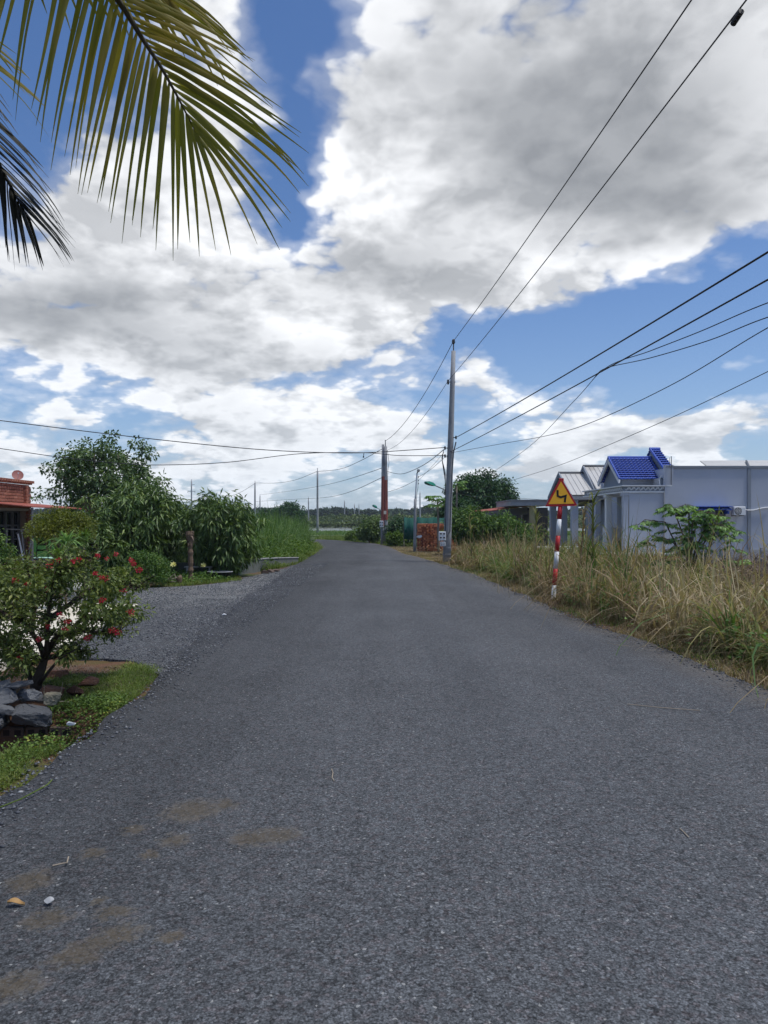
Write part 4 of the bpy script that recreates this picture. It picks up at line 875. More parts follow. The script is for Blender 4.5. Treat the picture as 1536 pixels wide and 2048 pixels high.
w = cable('lower cable sagging across the left trees up to the nearest pole', [at(-500, 830, 22.5), at(-250, 862, 23), at(0, 897, 23.7), at(110, 913, 24), at(220, 925, 24.4), at(310, 930, 24.8), at(450, 925, 25.3), at(600, 907.5, 26.1), at(728, 905.5, 26.48), at(800, 911, 26.7), at(889, 911, 27)], .013)
m = MB(); m.tube([at(728, 905, 26.45), at(727, 914, 26.45)], .012, 5); m.box(at(727, 914, 26.45), (.05, .04, .05)); o = m.build('cable_tie', MT['black']); o.parent = w
cable('cable from the red banded poles to the tall pole at the bend', [at(766, 897, 48), at(720, 922, 60), at(680, 938, 72), at(636, 943, 85)], .02)
cable('cable from the bend pole to the pole behind the tall grass', [at(634, 943, 85), at(590, 960, 94), at(550, 966, 103), at(510, 966, 113)], .022)
cable('cable falling from the pole behind the tall grass towards the left trees', [at(510, 967, 113), at(480, 985, 116), at(440, 1000, 120)], .022)
cable('slack cable looping from the nearest pole down to the red banded poles', [at(888, 899, 27), at(855, 925, 32), at(825, 941, 37), at(800, 948, 42), at(774, 943, 48)], .014)
cable('upper of the two slack cables left of the red banded poles', [at(764, 936, 48), at(720, 951, 58), at(680, 963, 68), at(640, 972, 84), at(580, 982, 105), at(518, 990, 150)], .018)
cable('lower of the two slack cables left of the red banded poles', [at(764, 955, 48), at(710, 980, 60), at(670, 992, 75), at(637, 996, 85), at(580, 999, 100), at(512, 1003, 113)], .018)
cable('thin pale cable from the nearest pole to the slender lamp post', [at(887, 917, 27), at(860, 940, 31), at(837, 954, 36)], .008)
cable('thin cable dropping from the slender lamp post past the nearest pole', [at(888, 905, 27), at(862, 935, 31), at(838, 960, 36)], .006)
cable('faint cable from the slender lamp post to the red banded poles', [at(833, 960, 36), at(800, 976, 42), at(775, 984, 48)], .010)
cable('pair of house cables strung low before the round tree', [at(905, 985, 27.0), at(950, 993, 30), at(1000, 994, 34), at(1092, 1000, 36)], .008)
# ------------------------------------------------------------------ brick stack
def brick_stack():
    Y = 36.9; x0 = at(836, 1100, Y).x; e = empty('brick_stack', (x0+.9, Y+.35, 0), 'stack of loose orange red bricks behind the nearest utility pole', 'brick stack')
    b = MB(); b.box((0, 0, 0), (.18, .09, .078)); o0 = b.build('brick', MT['brick'], e, bevel=.004); o0.matrix_parent_inverse = Matrix.Identity(4); first = True; me = o0.data
    for r in range(17):
        z = .04+r*.0805
        for i in range(10):
            for (yy, side) in ((Y, 0), (Y+.7, 1)):
                if side and r < 15: continue
                if r == 16 and random.random() < .35: continue
                tilt = random.choice((0, 0, 1))
                o = o0 if first else bpy.data.objects.new('brick', me)
                if not first: col.objects.link(o); o.parent = e
                first = False
                o.location = Vector((x0+.09+i*.187+(.045 if r % 2 else 0)+random.uniform(-.012, .012), yy+random.uniform(-.035, .03), z))-e.location
                o.rotation_euler = (random.uniform(-.06, .06), random.uniform(-.05, .05), (R(90) if tilt else 0)+random.uniform(-.14, .14))
        for k in range(3):
            o = bpy.data.objects.new('brick', me); col.objects.link(o); o.parent = e
            o.location = Vector((x0+.04+random.uniform(-.03, .02), Y+.2+k*.2, z))-e.location; o.rotation_euler = (0, 0, R(90)+random.uniform(-.12, .12))
    m = MB(); m.bb(x0+.16, x0+1.8, Y+.12, Y+.72, 0, 1.26); m.build('inner_courses', MT['brickred'], e)
brick_stack()
def net_fence():
    Y = 43; a, b = at(808, 1034, Y), at(905, 1062, Y); e = empty('net_fence', (a.x, Y, 0), 'dark green net fence behind the brick stack', 'fence')
    n = 40; V = []; Fq = []
    for i in range(n+1):
        x = a.x+(b.x-a.x+1.5)*i/n; y = Y+.05*math.sin(i*1.3)+.03*math.sin(i*.47)
        V += [(x, y, .45), (x, y+.02, a.z-.06*abs(math.sin(i*.39)))]
    for i in range(n): Fq.append((2*i, 2*i+2, 2*i+3, 2*i+1))
    o = np_mesh('netting', np.array(V), [np.array(Fq)], MT['net'], e); md = o.modifiers.new('thickness', 'SOLIDIFY'); md.thickness = .006
    for i in range(4): x = a.x+(b.x-a.x+1.4)*i/3; m = MB(); m.tube([(x, Y+.08, 0), (x, Y+.08, a.z+.05)], .03, 6); m.build('post', MT['bark_l'], e)
net_fence()
# ------------------------------------------------------------------ low wall and odds and ends on the left
def low_wall():
    a, b = Vector((-4.05, 20.6, 0)), Vector((-3.08, 26.6, 0)); e = empty('low_wall', a, 'low mossy concrete wall at the edge of the gravel before the tall grass', 'wall')
    m = MB(); dv = (b-a); nrm = Vector((-dv.y, dv.x, 0)).normalized()*.14; vs = []
    for i in range(9):
        q = a+dv*i/8; hh = .37-.20*(i/8)**1.5
        for o in (Vector(), nrm): vs += [q+o+Vector((0, 0, -.2)), q+o+Vector((0, 0, hh))]
    fs = []
    for i in range(8):
        k = i*4; fs += [(k, k+4, k+5, k+1), (k+2, k+3, k+7, k+6), (k+1, k+5, k+7, k+3)]
    fs += [(0, 1, 3, 2), (32, 34, 35, 33)]; m.add(vs, fs); m.build('core', MT['oldwall'], e)
    m = MB(); vs = [v+Vector((0, 0, .002)) if i % 2 else v+Vector((0, 0, 0)) for i, v in enumerate(vs)]
    tv = []
    for i in range(9):
        q = a+dv*i/8; hh = .372-.20*(i/8)**1.5; tv += [q-nrm*.15+Vector((0, 0, hh)), q+nrm*1.15+Vector((0, 0, hh)), q-nrm*.15+Vector((0, 0, hh+.03)), q+nrm*1.15+Vector((0, 0, hh+.03))]
    fs = []
    for i in range(8):
        k = i*4; fs += [(k, k+4, k+6, k+2), (k+1, k+3, k+7, k+5), (k+2, k+6, k+7, k+3), (k, k+1, k+5, k+4)]
    fs += [(0, 2, 3, 1), (32, 33, 35, 34)]; m.add(tv, fs); m.build('cap', MT['concrete_l'], e)
    m = MB(); m.bb(-6.6, -4.05, 20.62, 20.76, -.2, .34); m.build('return_wall', MT['oldwall'], e)
low_wall()
def basin():
    c = gnd(440, 1158); c.z = 0; e = empty('plastic_basin', c, 'black plastic basin lying under the small mango tree', 'basin')
    m = MB(); vs = []; n = 18
    for (r, z) in ((.0, .015), (.8, .015), (1, .17), (1.06, .19), (1.06, .175), (1.0, .15), (.82, 0), (0, 0)):
        vs += [c+Vector((.30*r*math.cos(2*math.pi*j/n), .2*r*math.sin(2*math.pi*j/n), z)) for j in range(n)]
    m.add(vs, [(i*n+j, i*n+(j+1) % n, (i+1)*n+(j+1) % n, (i+1)*n+j) for i in range(7) for j in range(n)]); m.build('tub', MT['black'], e, smooth=True)
    m = MB(); m.tube([c+Vector((.32*math.cos(j*.349), .215*math.sin(j*.349), .19)) for j in range(19)], .012, 6); m.build('rim', MT['plinth'], e)
    e = empty('wooden_bench', c+Vector((-.72, .75, 0)), 'pale slatted bench half hidden behind the palm stump', 'bench'); o = c+Vector((-.72, .75, 0))
    for k in range(3): m = MB(); m.box(o+Vector((0, -.1+k*.1, .27)), (.75, .075, .025)); m.build('slat', MT['concrete_l'], e)
    for s in (-1, 1): m = MB(); m.box(o+Vector((s*.3, 0, .13)), (.04, .24, .25)); m.build('leg', MT['concrete_l'], e)
basin()
def rock(name, c, d, mat, seed, parent=None, rot=0.0, cuts=2, flat=.0):
    bm = bmesh.new(); bmesh.ops.create_icosphere(bm, subdivisions=cuts+1, radius=1.0); rg = np.random.default_rng(seed)
    pl_ = rdirs = rg.normal(size=(9, 3)); pl_ = pl_/np.linalg.norm(pl_, axis=1, keepdims=True); off = rg.uniform(.42, .8, 9)
    if flat: pl_[0] = (0, 0, 1); off[0] = flat; pl_[1] = (0, 0, -1); off[1] = flat
    for v in bm.verts:
        q = np.array(v.co)
        for a, b in zip(pl_, off):
            s = q @ a
            if s > b: q = q-a*(s-b)
        q = q*(1+.015*rg.normal()); v.co = Vector((q[0]*d[0], q[1]*d[1], q[2]*d[2]))
    me = bpy.data.meshes.new(name); bm.to_mesh(me); bm.free(); o = link(name, me, mat, parent); o.location = Vector(c)-(parent.location if parent else Vector()); o.rotation_euler = (0, 0, rot); return o
def slab(name, c, d, mat, seed, rot=0.0, tilt=(0, 0)):
    """angular broken stone: hull of points pushed towards the faces of a flat block"""
    d = (d[0]*.86, d[1]*.9, d[2]*.8); rg = np.random.default_rng(seed); q = rg.uniform(-1, 1, (22, 3)); q = np.sign(q)*np.abs(q)**.35; q[:, 0] *= d[0]*(1-.35*(q[:, 1] > 0)*rg.uniform(0, 1)); q[:, 1] *= d[1]; q[:, 2] *= d[2]
    bm = bmesh.new(); [bm.verts.new(tuple(v)) for v in q]; bmesh.ops.convex_hull(bm, input=bm.verts[:]); bmesh.ops.delete(bm, geom=[v for v in bm.verts if not v.link_faces], context='VERTS')
    bmesh.ops.bevel(bm, geom=bm.edges[:], offset=min(d)*.10, segments=1, affect='EDGES'); bmesh.ops.recalc_face_normals(bm, faces=bm.faces)
    bmesh.ops.triangulate(bm, faces=bm.faces[:]); bmesh.ops.subdivide_edges(bm, edges=[e_ for e_ in bm.edges if e_.calc_length() > min(d)*.5], cuts=2, use_grid_fill=True)
    bmesh.ops.triangulate(bm, faces=bm.faces[:]); bmesh.ops.subdivide_edges(bm, edges=[e_ for e_ in bm.edges if e_.calc_length() > min(d)*.5], cuts=1)
    for v in bm.verts: v.co += Vector(rg.normal(size=3))*min(d)*.045
    me = bpy.data.meshes.new(name); bm.to_mesh(me); bm.free(); o = link(name, me, mat); o.location = c; o.rotation_euler = (tilt[0], tilt[1], rot); return o
MT['buff'] = paint('buff_stone', (.21, .19, .14), .9, .25, 14, .5, 50)
# slate stones on an edging of hollow bricks above the ditch
sl_spots = [((-3.17, 5.95, .10), (.30, .20, .045), .35, (.25, -.22), 'largest flat slate slab tilted on top of the stone heap'), ((-3.20, 5.82, -.06), (.30, .15, .06), -.05, (.08, .06), 'broad slate block under the largest slab of the heap'),
            ((-2.80, 5.90, -.05), (.19, .15, .075), .5, (.1, .15), 'slate slab at the right end of the heap beside the weeds'), ((-2.90, 6.06, .075), (.11, .09, .06), 1.2, (0, .2), 'small dark stone wedged behind the slate slabs'),
            ((-2.72, 6.08, .04), (.085, .075, .065), .3, (0, 0), 'small buff stone at the foot of the flowering tree'), ((-2.98, 5.82, .02), (.10, .08, .03), .8, (.2, .3), 'small grey wedge of slate in the joint of the heap'), ((-3.75, 6.05, .02), (.22, .2, .12), .8, (0, 0), 'grey slate block at the left end of the heap'),
            ((-2.98, 6.02, .16), (.11, .09, .025), -.4, (.15, -.1), 'thin loose slate flake lying behind the largest slab'), ((-3.45, 5.9, .04), (.2, .13, .05), .2, (.1, .2), 'dark slate slab at the left edge under the largest slab')]
for i, (c, d_, ro, ti, lb) in enumerate(sl_spots):
    tag(slab('slate_stone', c, d_, MT['slate'] if i != 4 else MT['buff'], 40+i, ro, ti), lb, 'stone', 'stones above the ditch')
he = empty('edging_wall', (-3.2, 5.92, -.6), 'dark edging of old hollow bricks in the ditch under the slate stones', 'wall')
b = MB(); b.bb(-.09, .09, -.05, .05, -.042, .042); bm_o = None
for r in range(5):
    for i in range(8):
        x = -3.9+i*.19+(.09 if r % 2 else 0); c = Vector((x, 5.92+random.uniform(-.01, .01), -.18-r*.09))
        if bm_o is None: bm_o = b.build('brick', MT['hollow'], he, bevel=.006); bm_o.matrix_parent_inverse = Matrix.Identity(4); o = bm_o
        else: o = bm_o.copy(); col.objects.link(o)
        o.location = c-he.location
        for hx in (-.045, .045):
            hm = MB(); hm.box((0, 0, 0), (.05, .012, .045))  # black plate on the brick face, painting in the shade of a hollow
            if 'painted_hole' not in bpy.data.meshes: hh_ = hm.build('painted_hole', MT['black']); hme = hh_.data; hh_.parent = o
            else: hh_ = bpy.data.objects.new('painted_hole', hme); col.objects.link(hh_); hh_.parent = o
            hh_.location = (hx, -.047, 0)
# red clay clods under the flowering tree
for i, (px, py, s, lb) in enumerate([(118, 1352, .10, 'tall red brown clay clod right of the flowering tree trunk'), (175, 1368, .09, 'red clay clod in the middle of the grass patch'), (105, 1392, .11, 'flat red clay clod between the trunk and the weeds'), (150, 1385, .07, 'small red clay clod beside the flat clod')]):
    c = gnd(px, py); tag(rock('clay_clod', (c.x, c.y, .02), (s*1.2, s, s*.75), MT['clod'], 90+i, None, i*1.1, 3), lb, 'clod', 'clay clods by the tree')
# litter
def litter():
    c = gnd(32, 1822); m = MB(); n = 8; vs = []; fs = []
    for i in range(n+1):
        s = i/n; w = .013*math.sin(math.pi*min(1, s*1.02)**.8)+.001; x = -.034+.068*s; z = .028+.006*math.sin(s*5)
        vs += [c+Vector((x, -w, z+.008)), c+Vector((x, 0, z)), c+Vector((x, w, z+.011))]
    for i in range(n): k = i*3; fs += [(k, k+1, k+4, k+3), (k+1, k+2, k+5, k+4)]
    m.add(vs, fs); lf = m.build('dry_leaf', paint('dry_leaf_tan', (.36, .22, .09), .7, .25, 30)); md = lf.modifiers.new('t', 'SOLIDIFY'); md.thickness = .001
    tag(lf, 'curled tan dry leaf lying on the asphalt at the lower left', 'leaf')
    c = gnd(97, 1819); tag(rock('pebble', (c.x, c.y, .034), (.022, .018, .014), MT['plinth'], 5), 'rounded grey pebble beside the curled dry leaf', 'pebble')
    tw = paint('pale_twig', (.30, .25, .19), .85, .2, 20)
    for (pts, lb) in (([(663, 1550), (666, 1558), (664, 1568), (668, 1574)], 'small pale twig in the middle of the road'), ([(105, 1748), (122, 1744), (134, 1742), (137, 1730)], 'thin forked twig on the asphalt near the mud stains'),
                      ([(1360, 1672), (1368, 1680), (1377, 1690)], 'short pale straw lying on the right half of the road'), ([(1215, 1292), (1235, 1296), (1258, 1298)], 'long pale straw near the right edge of the road'), ([(1255, 1417), (1320, 1424), (1400, 1430)], 'long thin dark stalk on the right side of the road')):
        m = MB(); P = [gnd(*q)+Vector((0, 0, .036)) for q in pts]; m.tube(P, .003, 5); tag(m.build('twig', tw), lb, 'twig')
    for (px, py, s, lb, mt) in ((143, 1456, .035, 'white crumpled litter at the edge of the weeds', 'white'), (448, 1233, .04, 'pale scrap lying where the gravel meets the asphalt', 'white'), (735, 1084, .2, 'white plastic bag on the verge left of the red banded poles', 'white'), (748, 1084, .18, 'second white bag just left of the red banded poles', 'white'), (845, 1073, .16, 'white bag hanging on the brick stack beside the lamp post', 'white'), (778, 1087, .2, 'pale sack at the foot of the bushes right of the red banded poles', 'cream')):
        c = gnd(px, py); z = .03
        if px == 845: c = at(838, 1073, 36.6); z = c.z
        tag(rock('litter', (c.x, c.y, z), (s, s*.7, s*.6), MT[mt], px), lb, 'litter')
    for i, (px, py) in enumerate(((530, 1147), (541, 1145), (553, 1143))):
        c = gnd(px, py); tag(rock('dark_rock', (c.x, c.y, .03), (.12, .1, .07), MT['hollow'], 300+i), ['leftmost dark rock at the foot of the low concrete wall', 'middle dark rock at the foot of the low concrete wall', 'rightmost dark rock at the foot of the low concrete wall'][i], 'rock', 'dark rocks by the low wall')
litter()
# ================================================================== VEGETATION
def crown_pts(c, rad, nclump, sd=.12, low=-.75):
    """clump centres spread through an uneven ellipsoid, more of them near the outside"""
    out = []
    while len(out) < nclump:
        v = rdir(1)[0]
        if v[2] < low: continue
        r = rng.uniform(.25, 1)**.45*(1+rng.normal()*sd); out.append(np.array(c)+v*r*np.array(rad))
    return np.array(out)
def clump_leaves(C, cr, per, L, Wd, hang=.5, out=.8, flat=1.0):
    n = len(C)*per; v = rdir(n); r = np.repeat(cr, per) if hasattr(cr, '__len__') else cr
    P = np.repeat(C, per, 0)+v*(rng.uniform(.1, 1, n)**.5*r)[:, None]*np.array([1, 1, flat]) if hasattr(r, '__len__') else np.repeat(C, per, 0)+v*(rng.uniform(.1, 1, n)**.5*r)[:, None]*np.array([1, 1, flat])
    D = v*out+rdir(n)*.6+np.array([0, 0, -hang]); N = unit(np.array([0, 0, 1.])+rdir(n)*.7)
    return leaf_geo(P, D, N, L*rng.uniform(.65, 1.25, n), Wd*rng.uniform(.7, 1.2, n))
def limb(m, a, b, r0, r1, wob=.08, n=5, seg=7):
    a = Vector(a); b = Vector(b); ln = (b-a).length; P = []
    for i in range(n+1):
        s = i/n; q = a.lerp(b, s); w = math.sin(math.pi*s)*wob*ln; P.append(q+Vector((random.uniform(-w, w), random.uniform(-w, w), random.uniform(-w, w)*.5+.35*w)))
    m.tube(P, [r0+(r1-r0)*i/n for i in range(n+1)], seg); return P
def tree(name, label, base, trunk_h, c, rad, nclump, cr, per, leafL, leafW, mat, bark='bark', tr=.08, hang=.5, limbs=14, sd=.12, cat='tree', group=None, low=-.75, stems=1, flat=1.0, extra=None):
    base = Vector(base); e = empty(name, base, label, cat, group)
    C = crown_pts(c, rad, nclump, sd, low)
    if extra is not None: C = np.concatenate([C, extra])
    m = MB()
    for s in range(stems):
        b0 = base+Vector((random.uniform(-.1, .1), random.uniform(-.1, .1), -.1)) if stems > 1 else base-Vector((0, 0, .1))
        top = Vector((base.x*.5+c[0]*.5, base.y*.5+c[1]*.5, trunk_h))+(Vector((random.uniform(-.3, .3), random.uniform(-.2, .2), 0)) if stems > 1 else Vector())
        P = limb(m, b0, top, tr, tr*.68, .05)
        for k in range(limbs//stems):
            q = C[rng.integers(len(C))]; j = P[random.choice((3, 4, 5, 5))]; Pk = limb(m, j, q, tr*.5, tr*.12, .1)
            q2 = C[np.argsort(((C-np.array(Pk[3]))**2).sum(1))[random.randint(0, 3)]]; limb(m, Pk[3], q2, tr*.25, tr*.08, .1, 4, 5)
    m.build('trunk', MT[bark], e, smooth=True)
    crs = cr*rng.uniform(.7, 1.3, len(C)); V, Fc = clump_leaves(C, crs, per, leafL, leafW, hang, flat=flat)
    ok = V[:, 2].reshape(-1, 4).min(1) > .02; V = V.reshape(-1, 4, 3)[ok].reshape(-1, 3); k = len(V)//4; i = np.arange(k)*4
    np_mesh('crown', V, [np.concatenate([np.stack([i, i+1, i+3], 1), np.stack([i, i+3, i+2], 1)])], MT[mat], e); return e
def A3(px, py, Y): return np.array(at(px, py, Y))
def base(px, Y): v = at(px, HOR, Y); return (v.x, Y, 0)
# tall open tree and the mangoes on the left
ex = np.concatenate([A3(x, y, 26+random.uniform(-1, 1))[None] for x, y in ((215, 885), (222, 872), (290, 890), (300, 905), (150, 905), (158, 915), (110, 950), (118, 935), (105, 985), (130, 920), (185, 905), (270, 885))])
tree('open_tree', 'tall open tree with airy crown and pale limbs rising behind the mangoes', base(195, 27), 1.5, A3(208, 965, 26.5), (1.85, 1.4, 1.45), 170, .30, 60, .125, .085, 'bodhi', 'bark_l', .13, .35, 22, .16, extra=ex)
tree('mango_tree', 'large dark mango tree behind the flowering bush, left of the palm stump', base(280, 20.6), .7, A3(280, 1052, 20.6), (1.2, 1.0, 1.28), 230, .24, 46, .21, .052, 'mango', 'bark_d', .09, .75, 12, .12, low=-.95)
tree('mango_tree', 'small rounded mango tree right of the palm stump, beside the low wall', base(440, 20.0), .6, A3(443, 1068, 20.0), (.98, .85, 1.06), 165, .21, 48, .20, .05, 'mango', 'bark_d', .07, .8, 10, .09, low=-.95)
tree('mango_tree', 'shadowy mango growth filling the gap behind the palm stump', base(365, 22.2), .6, A3(362, 1085, 22.2), (.75, .7, .95), 90, .24, 44, .20, .05, 'mango', 'bark_d', .06, .7, 8, .1, low=-.95)
tree('mango_tree', 'low dark mango growth behind the dracaenas near the brick building', base(190, 19.5), .5, A3(190, 1085, 19.5), (.85, .6, .75), 90, .24, 44, .19, .05, 'mango', 'bark_d', .06, .6, 8, .1, low=-.95)
tree('umbrella_tree', 'small olive gold tree with flat umbrella crown before the brick building', base(112, 14.5), 1.15, A3(122, 1058, 14.5), (.62, .6, .33), 120, .14, 60, .055, .03, 'gold', 'bark', .045, .2, 14, .1, low=-.5)
tree('clipped_bush', 'rounded clipped bush at the left end of the gravel apron', base(295, 17.0), .2, A3(295, 1138, 17.0), (.52, .5, .40), 150, .11, 52, .05, .026, 'hedge', 'bark_d', .03, .2, 10, .06, 'bush', low=-.95)
tree('garden_shrub', 'dark shrub at the far left edge beside the glazed door', base(-8, 15), .3, A3(-8, 1120, 15), (.32, .35, .5), 50, .14, 50, .07, .035, 'hedge', 'bark_d', .03, .3, 6, .1, 'bush', low=-.9)
tree('garden_shrub', 'pale olive shrub below the brick building behind the flowering tree', base(30, 11.5), .2, A3(28, 1165, 11.5), (.55, .5, .32), 90, .14, 52, .055, .028, 'gold', 'bark_d', .03, .2, 8, .1, 'bush', low=-.9)
# wayside trees around the bend
tree('roadside_tree', 'leafy roadside tree just left of the red banded poles', base(738, 51), .7, A3(741, 1060, 51), (.85, .8, .85), 80, .28, 40, .19, .09, 'mango', 'bark', .07, .4, 10, .14, low=-.95)
tree('roadside_bush', 'dark spreading bush right of the red banded poles', base(802, 46.5), .5, A3(803, 1062, 46.5), (.95, .8, .72), 100, .27, 40, .17, .08, 'round', 'bark', .06, .4, 10, .12, 'bush', low=-.95)
tree('roadside_bush', 'yellow green bush in front of the dark bush by the poles', base(792, 44), .25, A3(791, 1078, 44), (.5, .4, .34), 45, .16, 40, .16, .07, 'lime', 'bark', .03, .2, 8, .14, 'bush', low=-.9)
tree('roadside_bush', 'low green bush on the verge at the bend left of the poles', base(715, 53), .2, A3(716, 1073, 53), (.9, .5, .45), 60, .2, 40, .16, .06, 'lime', 'bark', .03, .3, 6, .14, 'bush', low=-.9)
tree('far_tree', 'lone rounded tree beyond the tall grass left of the bend pole', base(576, 112), 1.6, A3(576, 1028, 112), (2.2, 2.0, 1.65), 120, .6, 42, .42, .22, 'round', 'bark', .2, .4, 12, .12, low=-.9)
tree('far_tree', 'low dark tree beside the lone tree beyond the tall grass', base(535, 120), 1.2, A3(540, 1034, 120), (1.6, 1.5, 1.2), 70, .6, 42, .42, .22, 'round', 'bark', .18, .4, 10, .14, low=-.9)
tree('round_tree', 'big dense round tree behind the nearest utility pole', base(962, 52), 1.6, A3(962, 1003, 52), (2.45, 2.2, 1.95), 330, .42, 58, .24, .11, 'round', 'bark_d', .2, .35, 16, .05, low=-.85)
tree('round_tree', 'smaller dark tree left of the big round tree beside the pole', base(912, 46), 1.2, A3(914, 1030, 46), (1.1, 1.0, 1.1), 100, .32, 50, .22, .1, 'round', 'bark_d', .1, .4, 10, .12, low=-.9)
tree('wild_bush', 'tangled green bush between the nearest pole and the lean to', base(935, 33), .5, A3(935, 1050, 33), (.95, .8, .72), 110, .25, 48, .20, .06, 'hedge', 'bark', .05, .5, 12, .14, 'bush', low=-.95)
tree('wild_bush', 'leafy bush before the lean to, right of the tangled bush', base(1000, 34), .5, A3(1000, 1058, 34), (1.0, .8, .58), 110, .25, 48, .19, .06, 'hedge', 'bark', .05, .5, 12, .14, 'bush', low=-.95)
tree('wild_bush', 'dim bush in front of the yellow carport pillar', base(1048, 33), .4, A3(1045, 1075, 33), (.7, .6, .55), 60, .24, 44, .18, .06, 'hedge', 'bark', .04, .5, 8, .14, 'bush', low=-.95)
# papaya
def papaya(px, py, Y, label, s=1.0, n=16):
    c = at(px, py, Y); e = empty('papaya_tree', (c.x, Y, 0), label, 'tree'); m = MB(); limb(m, (c.x+.05, Y, -.1), c, .055*s, .04*s, .02); m.build('trunk', MT['bark_l'], e, smooth=True)
    m = MB(); geos = []
    for k in range(n):
        a = k*2.4+random.uniform(-.2, .2); u = random.uniform(-.25, .9); dv = Vector((math.cos(a), math.sin(a)*.9, u)).normalized(); tip = c+dv*random.uniform(.3, .48)*s; m.tube([c, c.lerp(tip, .5)+Vector((0, 0, .04)), tip], .009*s, 5)
        k2 = 9; P = np.repeat(np.array(tip)[None], k2, 0); th = np.linspace(-1.9, 1.9, k2); f = np.array(dv*Vector((1, 1, .2))); f = f/np.linalg.norm(f); sdv = np.array([-f[1], f[0], 0])
        D = np.cos(th)[:, None]*f+np.sin(th)[:, None]*sdv+np.array([0, 0, -.45]); geos.append(leaf_geo(P, D, np.repeat(np.array([[0, 0, 1.]]), k2, 0), np.full(k2, .27*s)*rng.uniform(.8, 1.1, k2), np.full(k2, .11*s)))
    m.build('leaf_stalks', MT['lime'], e); V, Fc = join(geos); np_mesh('crown', V, [Fc], MT['cassava'], e)
papaya(875, 1006, 36.0, 'thin papaya tree just left of the nearest utility pole', 1.15, 22)
papaya(913, 972, 44, 'papaya tree top between the nearest pole and the big round tree', 1.2, 14)
# dracaenas beside the flowering tree
def dracaena(px, py, Y, h, n, label, mat='cassava', L_=.42):
    b0 = at(px, HOR, Y); e = empty('dracaena', (b0.x, Y, 0), label, 'plant'); top = Vector((b0.x, Y, at(px, py, Y).z)); m = MB(); limb(m, (b0.x, Y, -.05), top, .025, .02, .03); m.build('stem', MT['bark'], e)
    a = rng.uniform(0, 6.3, n); B = np.repeat(np.array(top)[None], n, 0)+rng.normal(0, .02, (n, 3)); V, Fq = blade_geo(B, L_*rng.uniform(.7, 1.1, n), a, rng.uniform(.25, 1.5, n), np.full(n, .03), 6, .75)
    np_mesh('leaves', V, [Fq], MT[mat], e)
dracaena(132, 1098, 12.4, .9, 80, 'dark green dracaena with strap leaves under the umbrella tree')
dracaena(168, 1088, 12.9, .9, 70, 'bright green dracaena right of the dark one under the umbrella tree', 'lime')
dracaena(118, 1120, 11.6, .7, 60, 'low yellowish dracaena in front of the dark one', 'lime', .38)
# palm stump and gnarled root
def stump():
    c = gnd(381, 1162); c.z = 0; tp = at(378, 1062, c.y); e = empty('palm_stump', c, 'ragged brown palm stump standing between the two mango trees', 'stump')
    m = MB(); P = []; rd = []
    for i in range(15):
        s = i/14; P.append(c.lerp(tp, s)+Vector((.02*math.sin(s*3), 0, -.1 if i == 0 else 0))); rd.append(.062+.012*math.sin(i*2.6)+(.035 if s > .75 else 0)*min(1, (s-.75)*6))
    m.tube(P, rd, 10); m.build('trunk', MT['stump'], e)
    n = 26; a = rng.uniform(0, 6.3, n); z = rng.uniform(.72, 1.0, n); B = np.array([c.lerp(tp, q) for q in z]); B += np.stack([np.cos(a), np.sin(a), 0*a], 1)*.06
    V, Fq = blade_geo(B, rng.uniform(.08, .2, n), a, rng.uniform(.3, 1.3, n), rng.uniform(.04, .08, n), 4, 1.2); np_mesh('dead_sheaths', V, [Fq], MT['twig'], e)
    c = gnd(352, 1168); c.z = 0; e = empty('gnarled_root', c, 'gnarled grey driftwood root at the edge of the gravel', 'root')
    m = MB()
    for pts in (((-.25, 0, 0), (-.12, 0, .16), (-.04, .02, .24), (.0, 0, .10)), ((-.30, .05, .0), (-.1, .0, .06), (.02, 0, .05)), ((-.2, .04, .12), (-.08, 0, .11), (.03, 0, .16))):
        m.tube([c+Vector(q) for q in pts], [.022, .02, .016, .012][:len(pts)], 7)
    m.build('branches', MT['bark_l'], e, smooth=True)
    o = rock('stub', (c.x+.07, c.y, .12), (.08, .07, .15), MT['stump'], 77, e)
stump()
